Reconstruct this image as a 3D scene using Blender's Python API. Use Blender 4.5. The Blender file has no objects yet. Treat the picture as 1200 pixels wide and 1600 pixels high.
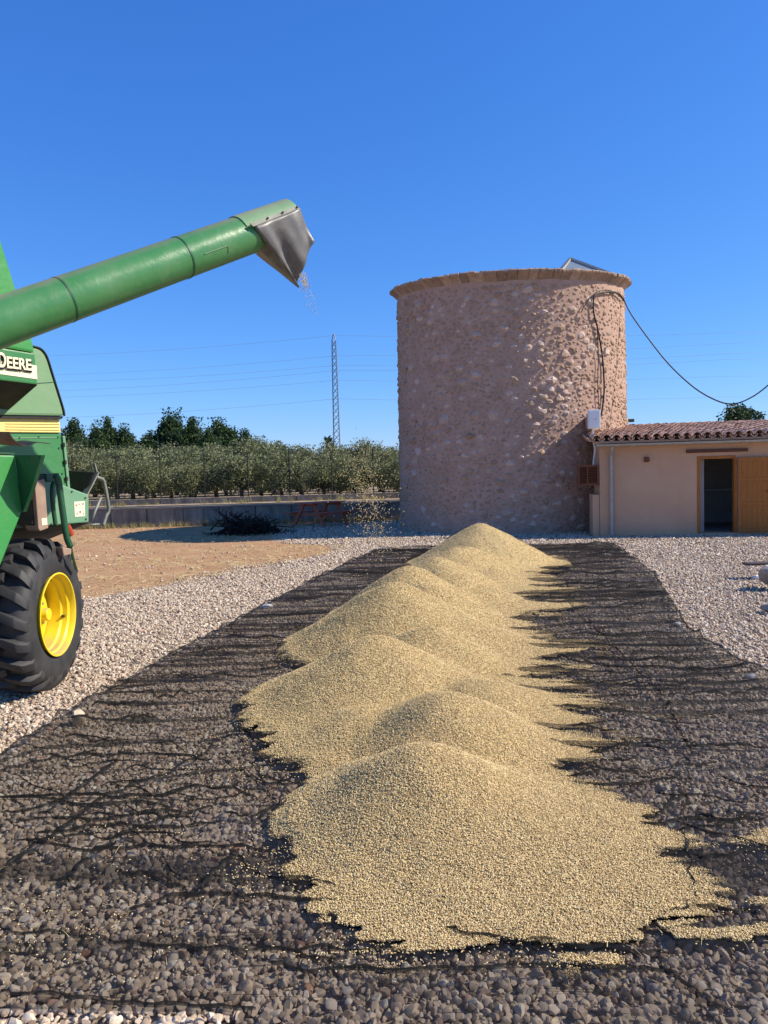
import bpy, bmesh, math, random
import numpy as np
from mathutils import Matrix, Vector
R = math.radians
random.seed(7); rng = np.random.default_rng(11)
scene = bpy.context.scene
COL = scene.collection

# ------------------------------------------------------------------ camera
F = 1204.0; CAMZ = 1.70; PITCH = R(3.09); ROLL = R(1.5)
fwd = Vector((0, math.cos(PITCH), -math.sin(PITCH)))
rt0 = Vector((1, 0, 0)); up0 = rt0.cross(fwd)
rt = rt0*math.cos(ROLL) - up0*math.sin(ROLL)
upv = up0*math.cos(ROLL) + rt0*math.sin(ROLL)
C0 = Vector((0, 0, CAMZ))
cam = bpy.data.cameras.new('camera'); camo = bpy.data.objects.new('camera', cam); COL.objects.link(camo)
cam.sensor_fit = 'VERTICAL'; cam.sensor_height = 24.0; cam.lens = 24.0*F/1600.0
cam.clip_start = 0.05; cam.clip_end = 5000
mw = Matrix((rt, upv, -fwd)).transposed().to_4x4(); mw.translation = C0
camo.matrix_world = mw
scene.camera = camo

def ray(px, py):
    return fwd + rt*((px-600)/F) - upv*((py-800)/F)
def G(px, py, z=0.0):
    d = ray(px, py); return C0 + d*((z-CAMZ)/d.z)
def atY(px, py, Y):
    d = ray(px, py); return C0 + d*(Y/d.y)
def onplane(px, py, P, n):
    d = ray(px, py); return C0 + d*((P-C0).dot(n)/d.dot(n))

# ------------------------------------------------------------------ sky, sun, exposure
SUN_EL = R(40); SUN_AZ = R(-2)          # azimuth from +X toward +Y
w = bpy.data.worlds.new('World'); scene.world = w; w.use_nodes = True
nt = w.node_tree; nt.nodes.clear()
sky = nt.nodes.new('ShaderNodeTexSky'); sky.sky_type = 'NISHITA'; sky.sun_disc = False
sky.sun_elevation = SUN_EL; sky.sun_rotation = math.pi/2 - SUN_AZ
sky.air_density = 1.0; sky.dust_density = 0.0; sky.ozone_density = 4.0; sky.altitude = 50
sepc = nt.nodes.new('ShaderNodeSeparateColor'); comb = nt.nodes.new('ShaderNodeCombineColor')
nt.links.new(sky.outputs[0], sepc.inputs[0])
for ch, (gam, mul) in enumerate(((1.17, .39), (.86, .92), (.62, 2.34))):
    pw = nt.nodes.new('ShaderNodeMath'); pw.operation = 'POWER'; pw.inputs[1].default_value = gam
    ml = nt.nodes.new('ShaderNodeMath'); ml.operation = 'MULTIPLY'; ml.inputs[1].default_value = mul
    nt.links.new(sepc.outputs[ch], pw.inputs[0]); nt.links.new(pw.outputs[0], ml.inputs[0]); nt.links.new(ml.outputs[0], comb.inputs[ch])
bg = nt.nodes.new('ShaderNodeBackground'); bg.inputs['Strength'].default_value = 0.10
wo = nt.nodes.new('ShaderNodeOutputWorld')
nt.links.new(comb.outputs[0], bg.inputs['Color']); nt.links.new(bg.outputs[0], wo.inputs[0])
sd = Vector((math.cos(SUN_EL)*math.cos(SUN_AZ), math.cos(SUN_EL)*math.sin(SUN_AZ), math.sin(SUN_EL)))
sun = bpy.data.lights.new('sun', 'SUN'); sun.energy = 5.0; sun.angle = R(0.5); sun.color = (1.0, 0.91, 0.76)
so = bpy.data.objects.new('sun', sun); COL.objects.link(so)
so.rotation_euler = sd.to_track_quat('Z', 'Y').to_euler(); so.location = (30, 5, 30)
vs = scene.view_settings; vs.view_transform = 'Standard'; vs.look = 'None'; vs.exposure = 0.55; vs.gamma = 1; vs.use_curve_mapping = False
scene.cycles.transparent_max_bounces = 32; scene.cycles.max_bounces = 8

# ------------------------------------------------------------------ noise
def _h(i, j, s):
    n = (i*374761393 + j*668265263 + s*2147483647*3 + s*974711) & 0xFFFFFFFF
    n = ((n ^ (n >> 13))*1274126177) & 0xFFFFFFFF
    n = (n ^ (n >> 16)) & 0xFFFFFFFF
    return n/4294967295.0
def vn(x, y, s=0):
    x = np.asarray(x, float); y = np.asarray(y, float)
    i = np.floor(x).astype(np.int64); j = np.floor(y).astype(np.int64)
    u = x-i; v = y-j; u = u*u*(3-2*u); v = v*v*(3-2*v)
    return (_h(i, j, s)*(1-u)+_h(i+1, j, s)*u)*(1-v) + (_h(i, j+1, s)*(1-u)+_h(i+1, j+1, s)*u)*v
def fbm(x, y, s=0, o=4):
    t = 0; a = .5
    for k in range(o):
        t = t + a*vn(np.asarray(x)*2**k+13*k, np.asarray(y)*2**k+7*k, s+k); a *= .5
    return t/(1-.5**o)
def sstep(a, b, x):
    t = np.clip((np.asarray(x, float)-a)/(b-a), 0, 1); return t*t*(3-2*t)

# ------------------------------------------------------------------ materials
class NT:
    def __init__(s, name):
        s.m = bpy.data.materials.new(name); s.m.use_nodes = True; s.t = s.m.node_tree; s.t.nodes.clear()
        s.o = s.n('ShaderNodeOutputMaterial'); s.geo = s.n('ShaderNodeNewGeometry'); s.tc = s.n('ShaderNodeTexCoord')
    def n(s, k, **kw):
        x = s.t.nodes.new(k)
        for a, b in kw.items(): setattr(x, a, b)
        return x
    def l(s, a, b): s.t.links.new(a, b)
    def noise(s, scale, detail=4, vec=None, rough=.6, dist=0):
        x = s.n('ShaderNodeTexNoise'); x.inputs['Scale'].default_value = scale; x.inputs['Detail'].default_value = detail
        x.inputs['Roughness'].default_value = rough; x.inputs['Distortion'].default_value = dist
        s.l(vec if vec is not None else s.geo.outputs['Position'], x.inputs['Vector']); return x.outputs['Fac']
    def vor(s, scale, vec=None, feat='F1', out='Distance'):
        x = s.n('ShaderNodeTexVoronoi'); x.feature = feat; x.inputs['Scale'].default_value = scale
        s.l(vec if vec is not None else s.geo.outputs['Position'], x.inputs['Vector']); return x.outputs[out]
    def ramp(s, f, stops):
        x = s.n('ShaderNodeValToRGB'); e = x.color_ramp.elements
        while len(e) < len(stops): e.new(.5)
        for k, (p, c) in enumerate(stops):
            e[k].position = p; e[k].color = (c if len(c) == 4 else (*c, 1)) if hasattr(c, '__len__') else (c, c, c, 1)
        s.l(f, x.inputs[0]); return x.outputs[0]
    def mix(s, f, a, b, mode='MIX'):
        x = s.n('ShaderNodeMix'); x.data_type = 'RGBA'; x.blend_type = mode
        for v, i in ((f, 0), (a, 6), (b, 7)):
            if hasattr(v, 'is_linked') or hasattr(v, 'node'): s.l(v, x.inputs[i])
            else: x.inputs[i].default_value = v if i == 0 else (*v, 1)
        return x.outputs[2]
    def math(s, op, a, b=0.0):
        x = s.n('ShaderNodeMath'); x.operation = op
        for v, i in ((a, 0), (b, 1)):
            if hasattr(v, 'node'): s.l(v, x.inputs[i])
            else: x.inputs[i].default_value = v
        return x.outputs[0]
    def scalevec(s, sc, vec=None):
        x = s.n('ShaderNodeVectorMath'); x.operation = 'MULTIPLY'; x.inputs[1].default_value = sc
        s.l(vec if vec is not None else s.geo.outputs['Position'], x.inputs[0]); return x.outputs[0]
    def bump(s, h, strength=.3, dist=.01, prev=None):
        x = s.n('ShaderNodeBump'); x.inputs['Strength'].default_value = strength; x.inputs['Distance'].default_value = dist
        s.l(h, x.inputs['Height'])
        if prev is not None: s.l(prev, x.inputs['Normal'])
        return x.outputs[0]
    def rand(s):
        return s.n('ShaderNodeObjectInfo').outputs['Random']
    def pbr(s, col, rough=.7, bump=None, metal=0, spec=.3, alpha=None):
        p = s.n('ShaderNodeBsdfPrincipled')
        if hasattr(col, 'node'): s.l(col, p.inputs['Base Color'])
        else: p.inputs['Base Color'].default_value = (*col, 1)
        if hasattr(rough, 'node'): s.l(rough, p.inputs['Roughness'])
        else: p.inputs['Roughness'].default_value = rough
        p.inputs['Metallic'].default_value = metal; p.inputs['Specular IOR Level'].default_value = spec
        if bump is not None: s.l(bump, p.inputs['Normal'])
        s.l(p.outputs[0], s.o.inputs[0]); s.p = p
        return s.m

def simple(name, a, b, scale=8, rough=.7, bs=.15, bd=.004, bscale=60, metal=0, spec=.3, rnd=0.0):
    t = NT(name); f = t.noise(scale, 5)
    c = t.ramp(f, [(.3, a), (.7, b)])
    if rnd:
        k = t.math('ADD', t.math('MULTIPLY', t.rand(), 2*rnd), 1-rnd)
        hv = t.n('ShaderNodeHueSaturation'); t.l(c, hv.inputs['Color']); t.l(k, hv.inputs['Value']); c = hv.outputs[0]
    return t.pbr(c, rough, t.bump(t.noise(bscale, 4), bs, bd), metal, spec)

M = {}
# paint: green with dust and faded patches
def paint(name, col, faded, amt=.45, rough=.38):
    t = NT(name)
    f = t.noise(2.2, 5, rough=.65); f2 = t.noise(26, 4)
    streak = t.noise(7, 4, t.scalevec((1, 1, .12)))
    m = t.math('MULTIPLY', t.ramp(f, [(.35, 0.0), (.75, 1.0)]), amt)
    c = t.mix(m, col, faded)
    c = t.mix(t.math('MULTIPLY', t.ramp(streak, [(.55, 0.0), (.8, 1.0)]), .18), c, (.30, .25, .18))
    c = t.mix(t.math('MULTIPLY', t.ramp(f2, [(.58, 0.0), (.75, 1.0)]), .13), c, (.34, .29, .22))
    nz = t.n('ShaderNodeSeparateXYZ'); t.l(t.geo.outputs['Normal'], nz.inputs[0])
    du = t.math('MULTIPLY', t.ramp(nz.outputs[2], [(.62, 0.0), (.97, 1.0)]), t.ramp(t.noise(4, 5), [(.3, .35), (.65, .95)]))
    c = t.mix(du, c, (.27, .20, .14))
    r = t.math('ADD', t.math('ADD', t.math('MULTIPLY', f, .3), rough-.1), t.math('MULTIPLY', du, .35))
    return t.pbr(c, r, t.bump(t.noise(4, 4), .22, .03), 0, .5)
M['green'] = paint('green_paint', (.045, .19, .058), (.10, .235, .095), .45, .28)
M['green_faded'] = paint('faded_green_paint', (.13, .26, .12), (.20, .30, .17), .7, .5)
M['green_pale'] = paint('pale_green_paint', (.12, .27, .15), (.17, .30, .18), .6, .5)
M['green_bright'] = paint('bright_green_paint', (.035, .24, .05), (.06, .27, .07), .5)
M['green_dark'] = paint('dark_green_paint', (.012, .075, .028), (.02, .09, .04), .4)  # on the side shield's strip it is a shaded copy of the green
M['yellow'] = paint('yellow_paint', (.80, .58, .012), (.74, .52, .03), .6, .4)
M['cream'] = paint('cream_decal', (.78, .68, .36), (.74, .64, .38), .5, .5)
M['band'] = paint('yellow_band_decal', (.80, .64, .20), (.76, .60, .22), .5, .5)
M['ivory'] = paint('ivory_letters', (.80, .74, .50), (.76, .70, .5), .3, .5)
M['tan'] = simple('dusty_tan_metal', (.26, .17, .12), (.36, .25, .18), 9, .75)
M['rust'] = simple('rusty_sheet', (.30, .17, .10), (.45, .29, .19), 14, .7)
M['black'] = simple('black_rubber_trim', (.012, .012, .012), (.03, .028, .025), 20, .6)
M['dark_metal'] = simple('dark_grimy_or_shaded_metal', (.02, .02, .016), (.06, .055, .04), 6, .7)  # dark fittings; also carries painted shade on harvester undersides and hollows
M['grey_metal'] = simple('grey_worn_metal', (.16, .17, .14), (.26, .26, .22), 9, .55, metal=.3)
M['red'] = simple('red_lens', (.35, .05, .02), (.42, .08, .03), 9, .35)
def tyre_mat():
    t = NT('dusty_tyre_rubber'); f = t.noise(6, 5); f2 = t.noise(60, 3)
    c = t.ramp(f, [(.3, (.022, .022, .023)), (.62, (.045, .043, .042)), (.85, (.10, .09, .08))])
    return t.pbr(c, .62, t.bump(f2, .2, .004), 0, .35)
M['tyre'] = tyre_mat()
def chute_mat():
    t = NT('grey_rubber_sheet'); f = t.noise(9, 5)
    c = t.ramp(f, [(.3, (.085, .08, .075)), (.7, (.17, .16, .148))])
    return t.pbr(c, .42, t.bump(t.noise(30, 4), .15, .006), 0, .5)
M['chute'] = chute_mat()

def gravel_mat():
    t = NT('crushed_limestone'); r = t.rand()
    c = t.ramp(r, [(0, (.15, .10, .065)), (.08, (.25, .175, .12)), (.28, (.43, .335, .24)), (.5, (.54, .435, .32)), (.72, (.51, .39, .28)), (.88, (.65, .55, .425)), (.965, (.72, .65, .53)), (1, (.36, .16, .09))])
    v = t.noise(45, 4); c = t.mix(t.math('MULTIPLY', v, .5), c, t.mix(.5, c, (.25, .19, .15)))
    return t.pbr(c, .85, t.bump(t.noise(130, 4), .35, .003), 0, .25)
M['gravel'] = gravel_mat()
def ground_mat():
    t = NT('gravel_and_soil_ground')
    at = t.n('ShaderNodeAttribute'); at.attribute_name = 'soil'
    n1 = t.noise(3.5, 6); 
    f = t.math('ADD', at.outputs['Fac'], t.math('MULTIPLY', t.math('SUBTRACT', n1, .5), .9))
    fm = t.ramp(f, [(.42, 0.0), (.60, 1.0)])
    g1 = t.vor(38, feat='F1', out='Color'); sepn = t.n('ShaderNodeSeparateColor'); t.l(g1, sepn.inputs[0])
    gcol = t.ramp(sepn.outputs[0], [(0, (.21, .155, .105)), (.35, (.41, .325, .235)), (.65, (.54, .44, .325)), (1, (.66, .57, .44))])
    s1 = t.noise(1.3, 6, rough=.7); s2 = t.noise(22, 5, rough=.75)
    scol = t.ramp(s1, [(.3, (.34, .175, .085)), (.5, (.42, .235, .115)), (.7, (.43, .285, .14))])
    scol = t.mix(t.ramp(s2, [(.45, 0.0), (.75, .8)]), scol, (.42, .31, .19))
    gdist = t.vor(38)
    c = t.mix(fm, gcol, scol)
    b = t.bump(gdist, .8, .02); b = t.bump(s2, .5, .02, b)
    return t.pbr(c, .92, b, 0, .15)
M['ground'] = ground_mat()
M['terrace'] = simple('dry_grove_soil', (.20, .14, .09), (.38, .30, .20), 2.5, .95, .5, .04, 15)
M['straw'] = simple('dry_straw', (.42, .34, .15), (.58, .48, .26), 5, .8, rnd=.3)
M['weed'] = simple('dry_weeds', (.20, .19, .07), (.36, .30, .13), 5, .85, rnd=.4)

def net_mat():
    t = NT('black_shade_net')
    p = t.n('ShaderNodeBsdfPrincipled'); p.inputs['Base Color'].default_value = (.016, .014, .012, 1); p.inputs['Roughness'].default_value = .5; p.inputs['Specular IOR Level'].default_value = .22
    tr = t.n('ShaderNodeBsdfTransparent'); mx = t.n('ShaderNodeMixShader')
    n = t.noise(3.0, 5, t.scalevec((1, 2.2, 1))); n2 = t.noise(40, 3)
    op = t.math('ADD', t.math('MULTIPLY', n, .30), t.math('ADD', t.math('MULTIPLY', n2, .16), .205))
    t.l(op, mx.inputs[0]); t.l(tr.outputs[0], mx.inputs[1]); t.l(p.outputs[0], mx.inputs[2]); t.l(mx.outputs[0], t.o.inputs[0])
    return t.m
M['net'] = net_mat()
def fold_mat():
    t = NT('black_net_folded')
    p = t.n('ShaderNodeBsdfPrincipled'); p.inputs['Base Color'].default_value = (.010, .010, .010, 1); p.inputs['Roughness'].default_value = .75; p.inputs['Specular IOR Level'].default_value = .12
    tr = t.n('ShaderNodeBsdfTransparent'); mx = t.n('ShaderNodeMixShader')
    t.l(t.ramp(t.noise(18, 4), [(.3, .35), (.65, .90)]), mx.inputs[0])
    t.l(tr.outputs[0], mx.inputs[1]); t.l(p.outputs[0], mx.inputs[2]); t.l(mx.outputs[0], t.o.inputs[0])
    return t.m
M['fold'] = fold_mat()
def grain_mat():
    t = NT('barley_grain_heap')
    f = t.noise(190, 3, rough=.8); v = t.vor(170, out='Color'); sp = t.n('ShaderNodeSeparateColor'); t.l(v, sp.inputs[0])
    c = t.ramp(sp.outputs[0], [(0, (.25, .16, .063)), (.3, (.46, .325, .143)), (.7, (.60, .44, .21)), (1, (.72, .57, .30))])  # darker than the kernels, so shade in the gaps is painted in
    b = t.noise(1.7, 5); c = t.mix(t.math('MULTIPLY', t.ramp(b, [(.35, 0.0), (.7, 1.0)]), .35), c, (.50, .38, .16))
    g = t.noise(6, 5); c = t.mix(t.math('MULTIPLY', t.ramp(g, [(.6, 0.0), (.8, 1.0)]), .25), c, (.36, .32, .11))
    nb = t.bump(t.vor(170), .9, .006); nb = t.bump(f, .6, .006, nb)
    return t.pbr(c, .75, nb, 0, .2)
M['grain'] = grain_mat()
def kernel_mat():
    t = NT('barley_kernel'); r = t.rand()
    c = t.ramp(r, [(0, (.27, .17, .07)), (.25, (.50, .355, .16)), (.6, (.66, .49, .24)), (.9, (.80, .65, .37)), (1, (.48, .43, .17))])
    return t.pbr(c, .6, None, 0, .3)
M['kernel'] = kernel_mat()

def mortar_mat():
    t = NT('pink_lime_mortar')
    f = t.noise(2.2, 6, rough=.7); f2 = t.noise(18, 5, rough=.7)
    c = t.ramp(f, [(.3, (.41, .265, .195)), (.5, (.485, .318, .245)), (.7, (.53, .37, .29))])
    c = t.mix(t.math('MULTIPLY', f2, .4), c, (.30, .205, .14))
    low = t.n('ShaderNodeSeparateXYZ'); t.l(t.geo.outputs['Position'], low.inputs[0])
    dm = t.math('MULTIPLY', t.ramp(t.math('ADD', low.outputs[2], t.math('MULTIPLY', f, 2.2)), [(.0, 1.0), (1.0, 0.0)]), .0)
    c = t.mix(dm, c, (.2, .15, .12))
    b = t.bump(t.noise(9, 6, rough=.75), .55, .05); b = t.bump(t.noise(55, 5, rough=.8), .5, .012, b)
    return t.pbr(c, .93, b, 0, .12)
M['mortar'] = mortar_mat()
def stone_mat():
    t = NT('rubble_wall_stone'); r = t.rand()
    c = t.ramp(r, [(0, (.36, .24, .165)), (.2, (.44, .305, .21)), (.55, (.54, .395, .305)), (.8, (.66, .51, .415)), (1, (.52, .40, .325))])
    f = t.noise(14, 6, rough=.75); c = t.mix(t.math('MULTIPLY', t.ramp(f, [(.4, 0.0), (.75, 1.0)]), .55), c, (.27, .18, .12))
    b = t.bump(t.noise(16, 6, rough=.75), .8, .04); b = t.bump(t.noise(90, 4), .4, .006, b)
    return t.pbr(c, .92, b, 0, .12)
M['stone'] = stone_mat()
M['coping'] = simple('weathered_coping_stone', (.29, .20, .145), (.43, .31, .23), 6, .92, .9, .04, 22, rnd=.3)
M['rock'] = simple('limestone_rock', (.42, .33, .22), (.58, .48, .34), 9, .9, .6, .02, 30)
M['rock_grey'] = simple('grey_rock', (.23, .20, .18), (.36, .32, .29), 7, .9, .6, .02, 30)
def plaster():
    t = NT('salmon_render'); f = t.noise(1.2, 6); f2 = t.noise(30, 5)
    c = t.ramp(f, [(.3, (.52, .31, .19)), (.7, (.59, .37, .235))])
    st = t.noise(3.2, 5, t.scalevec((1, 1, .18))); c = t.mix(t.math('MULTIPLY', t.ramp(st, [(.5, 0.0), (.8, 1.0)]), .25), c, (.44, .28, .16))
    return t.pbr(c, .9, t.bump(f2, .25, .006), 0, .15)
M['plaster'] = plaster()
M['tile'] = simple('terracotta_tile', (.48, .30, .20), (.68, .50, .38), 5, .85, .5, .012, 40, rnd=.3)
M['zinc'] = simple('zinc_gutter', (.33, .31, .28), (.42, .40, .36), 6, .5, metal=.4)
def wood(name, a, b, ax=(1, 1, .08)):
    t = NT(name); v = t.scalevec(ax); f = t.noise(24, 6, v, .7, 1.2); f2 = t.noise(3, 4)
    c = t.ramp(f, [(.3, a), (.7, b)]); c = t.mix(t.math('MULTIPLY', f2, .35), c, tuple(x*.6 for x in a))
    return t.pbr(c, .6, t.bump(f, .3, .004), 0, .3)
M['oak'] = wood('varnished_door_wood', (.33, .11, .02), (.45, .175, .035))
M['dark_wood'] = wood('dark_beam_wood', (.09, .035, .025), (.15, .06, .04), (.08, 1, 1))
M['brown_wood'] = wood('brown_louvre_wood', (.13, .042, .018), (.20, .07, .03), (.1, 1, 1))
M['red_wood'] = wood('red_stained_wood', (.36, .085, .045), (.50, .14, .07), (.1, 1, 1))
M['plank'] = wood('dark_plank', (.06, .045, .035), (.12, .09, .07), (.1, 1, 1))
M['white'] = simple('white_plastic', (.74, .74, .72), (.80, .80, .78), 5, .45)
M['cable'] = simple('black_cable', (.015, .014, .014), (.03, .03, .03), 5, .5)
M['wire'] = simple('aluminium_line', (.22, .26, .32), (.28, .32, .38), 2, .5)
def conc():
    t = NT('stained_concrete_block'); f = t.noise(2, 6); st = t.noise(5, 5, t.scalevec((1, 1, .15)))
    c = t.ramp(f, [(.3, (.19, .17, .14)), (.7, (.33, .29, .24))])
    c = t.mix(t.math('MULTIPLY', t.ramp(st, [(.4, 0.0), (.7, 1.0)]), .65), c, (.075, .066, .055))
    return t.pbr(c, .93, t.bump(t.noise(25, 5), .4, .01), 0, .1)
M['concrete'] = conc()
M['cap'] = simple('pale_concrete_cap', (.16, .145, .125), (.26, .235, .205), 4, .9)
M['post'] = simple('green_grey_post', (.018, .02, .016), (.04, .042, .034), 6, .6, metal=.2)
M['galv'] = simple('galvanised_lattice', (.09, .10, .11), (.14, .15, .16), 3, .5, metal=.3)
M['bark'] = simple('olive_bark', (.07, .055, .042), (.15, .12, .09), 9, .95, .8, .03, 25)
M['brush'] = simple('dead_branch', (.012, .010, .009), (.035, .028, .022), 9, .95)
def leaf(name, a, b, trans=.25):
    t = NT(name); r = t.noise(1.6, 3); at = t.n('ShaderNodeAttribute'); at.attribute_name = 'tint'
    f = t.math('ADD', t.math('MULTIPLY', r, .5), t.math('MULTIPLY', at.outputs['Fac'], .5))
    c = t.ramp(f, [(.2, a), (.8, b)])
    m = t.pbr(c, .6, None, 0, .3)
    tl = t.n('ShaderNodeBsdfTranslucent'); t.l(c, tl.inputs[0]); mx = t.n('ShaderNodeMixShader'); mx.inputs[0].default_value = trans
    t.l(t.p.outputs[0], mx.inputs[1]); t.l(tl.outputs[0], mx.inputs[2]); t.l(mx.outputs[0], t.o.inputs[0])
    return m
M['olive'] = leaf('olive_leaf', (.065, .085, .032), (.30, .31, .155))
M['dark_leaf'] = leaf('citrus_leaf', (.016, .038, .012), (.06, .105, .030))
M['palm'] = leaf('palm_leaf', (.03, .05, .02), (.09, .11, .05))
M['tilewall'] = simple('pale_wall_tile', (.42, .42, .42), (.52, .52, .50), 4, .5)
M['indoor'] = simple('unlit_room_plaster', (.35, .31, .28), (.42, .38, .34), 3, .9)
def glassm():
    t = NT('skylight_glass'); m = t.pbr((.45, .52, .56), .12, None, 0, .6); t.p.inputs['Transmission Weight'].default_value = .55; return m
M['glass'] = glassm()

# ------------------------------------------------------------------ object helpers
W = {}
def setp(o, label=None, cat=None, group=None, kind=None):
    if label: o['label'] = label
    if cat: o['category'] = cat
    if group: o['group'] = group
    if kind: o['kind'] = kind
    return o
def link(name, data, parent=None, mat4=None):
    o = bpy.data.objects.new(name, data); COL.objects.link(o)
    m = mat4 if mat4 is not None else Matrix.Identity(4)
    if parent is not None:
        o.parent = parent; o.matrix_parent_inverse = W[parent].inverted()
    o.matrix_basis = m; W[o] = m
    return o
def mesh(name, V, Fc, mat, smooth=False):
    me = bpy.data.meshes.new(name); me.from_pydata([tuple(v) for v in V], [], [tuple(f) for f in Fc]); me.update()
    if mat is not None: me.materials.append(mat if not isinstance(mat, str) else M[mat])
    if smooth: me.polygons.foreach_set('use_smooth', [True]*len(me.polygons))
    return me
def npmesh(name, V, Fq, mat, smooth=False, tint=None):
    V = np.asarray(V, np.float32); Fq = np.asarray(Fq, np.int32); k = Fq.shape[1]
    me = bpy.data.meshes.new(name); me.vertices.add(len(V)); me.vertices.foreach_set('co', V.ravel())
    me.loops.add(Fq.size); me.loops.foreach_set('vertex_index', Fq.ravel())
    me.polygons.add(len(Fq)); me.polygons.foreach_set('loop_start', np.arange(0, Fq.size, k, dtype=np.int32)); me.polygons.foreach_set('loop_total', np.full(len(Fq), k, np.int32))
    if smooth: me.polygons.foreach_set('use_smooth', np.ones(len(Fq), bool))
    me.update(calc_edges=True); me.materials.append(M[mat])
    if tint is not None:
        a = me.attributes.new('tint', 'FLOAT', 'POINT'); a.data.foreach_set('value', np.asarray(tint, np.float32))
    return me
class B:
    """collects geometry in world (or frame) coordinates"""
    def __init__(s): s.v = []; s.f = []
    def add(s, V, Fc):
        k = len(s.v); s.v += [Vector(v) for v in V]; s.f += [tuple(i+k for i in f) for f in Fc]; return s
    def box(s, x0, x1, y0, y1, z0, z1):
        return s.add([(x0, y0, z0), (x1, y0, z0), (x1, y1, z0), (x0, y1, z0), (x0, y0, z1), (x1, y0, z1), (x1, y1, z1), (x0, y1, z1)],
                     [(0, 3, 2, 1), (4, 5, 6, 7), (0, 1, 5, 4), (1, 2, 6, 5), (2, 3, 7, 6), (3, 0, 4, 7)])
    def prism(s, poly, vec):
        n = len(poly); poly = [Vector(p) for p in poly]; vec = Vector(vec)
        V = poly + [p+vec for p in poly]
        return s.add(V, [tuple(range(n))[::-1], tuple(range(n, 2*n))] + [(i, (i+1) % n, n+(i+1) % n, n+i) for i in range(n)])
    def tube(s, pts, r, seg=8, cap=True):
        pts = [Vector(p) for p in pts]; n = len(pts); rr = r if hasattr(r, '__len__') else [r]*n
        rings = []; prev = None
        for i, p in enumerate(pts):
            t = (pts[min(i+1, n-1)]-pts[max(i-1, 0)]).normalized()
            a = prev if prev is not None else (Vector((0, 0, 1)) if abs(t.z) < .9 else Vector((1, 0, 0)))
            u = t.cross(a)
            if u.length < 1e-5: u = t.cross(Vector((1, .3, .2)))
            u.normalize(); v = u.cross(t).normalized(); prev = v
            rings.append([p+(u*math.cos(2*math.pi*k/seg)+v*math.sin(2*math.pi*k/seg))*rr[i] for k in range(seg)])
        V = [q for rg in rings for q in rg]; Fc = []
        for i in range(n-1):
            for k in range(seg):
                k2 = (k+1) % seg; Fc.append((i*seg+k, i*seg+k2, (i+1)*seg+k2, (i+1)*seg+k))
        if cap: Fc += [tuple(range(seg))[::-1], tuple(range((n-1)*seg, n*seg))]
        return s.add(V, Fc)
    def bar(s, a, b, wd, th, upd=(0, 0, 1)):
        a = Vector(a); b = Vector(b); t = (b-a).normalized(); u = t.cross(Vector(upd))
        if u.length < 1e-4: u = t.cross(Vector((1, 0, 0)))
        u.normalize(); v = u.cross(t).normalized()
        P = [a+u*(sx*wd/2)+v*(sy*th/2) for sx, sy in ((-1, -1), (1, -1), (1, 1), (-1, 1))]
        return s.prism(P, b-a)
    def lathe(s, prof, c, axis, seg=48, close=False):
        c = Vector(c); ax = Vector(axis).normalized(); u = ax.orthogonal().normalized(); v = ax.cross(u)
        n = len(prof); V = []
        for k in range(seg):
            a = 2*math.pi*k/seg; rad = u*math.cos(a)+v*math.sin(a)
            V += [c+ax*h+rad*r for (r, h) in prof]
        Fc = []
        for k in range(seg):
            k2 = (k+1) % seg
            for i in range(n if close else n-1):
                j = (i+1) % n; Fc.append((k*n+i, k*n+j, k2*n+j, k2*n+i))
        return s.add(V, Fc)
    def build(s, name, mat, parent=None, smooth=False, frame=None, bevel=0, shell=True):
        """frame: matrix for local coordinates. The object's origin is put at the bottom centre of its box."""
        fr = frame if frame is not None else Matrix.Identity(4)
        mn = Vector([min(v[i] for v in s.v) for i in range(3)]); mx = Vector([max(v[i] for v in s.v) for i in range(3)])
        o = Vector(((mn.x+mx.x)/2, (mn.y+mx.y)/2, mn.z))
        me = mesh(name, [v-o for v in s.v], s.f, mat)
        if bevel or shell:
            bm = bmesh.new(); bm.from_mesh(me); bmesh.ops.recalc_face_normals(bm, faces=bm.faces)
            if bevel:
                ed = [e for e in bm.edges if len(e.link_faces) == 2 and e.calc_face_angle(0) > .5]
                bmesh.ops.bevel(bm, geom=ed, offset=bevel, segments=2, affect='EDGES', profile=.6)
            bm.to_mesh(me); bm.free()
        if smooth:
            me.polygons.foreach_set('use_smooth', [True]*len(me.polygons))
            if smooth != 'all': me.set_sharp_from_angle(angle=R(35))
        return link(name, me, parent, fr @ Matrix.Translation(o))
def thing(name, label, cat, loc, group=None, rotz=0):
    o = link(name, None, None, Matrix.Translation(Vector(loc)) @ Matrix.Rotation(rotz, 4, 'Z'))
    o.empty_display_size = .2
    return setp(o, label, cat, group)
def single(o, label, cat, group=None): return setp(o, label, cat, group)
def copy_tree(o, m, parent=None):
    c = o.copy(); COL.objects.link(c)
    old = W[o]
    if parent is None: c.matrix_basis = m @ old; W[c] = m @ old
    else:
        c.parent = parent; c.matrix_parent_inverse = W[parent].inverted(); c.matrix_basis = m @ old; W[c] = m @ old
    for ch in [x for x in W if x.parent == o]: copy_tree(ch, m, c)
    return c

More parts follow.
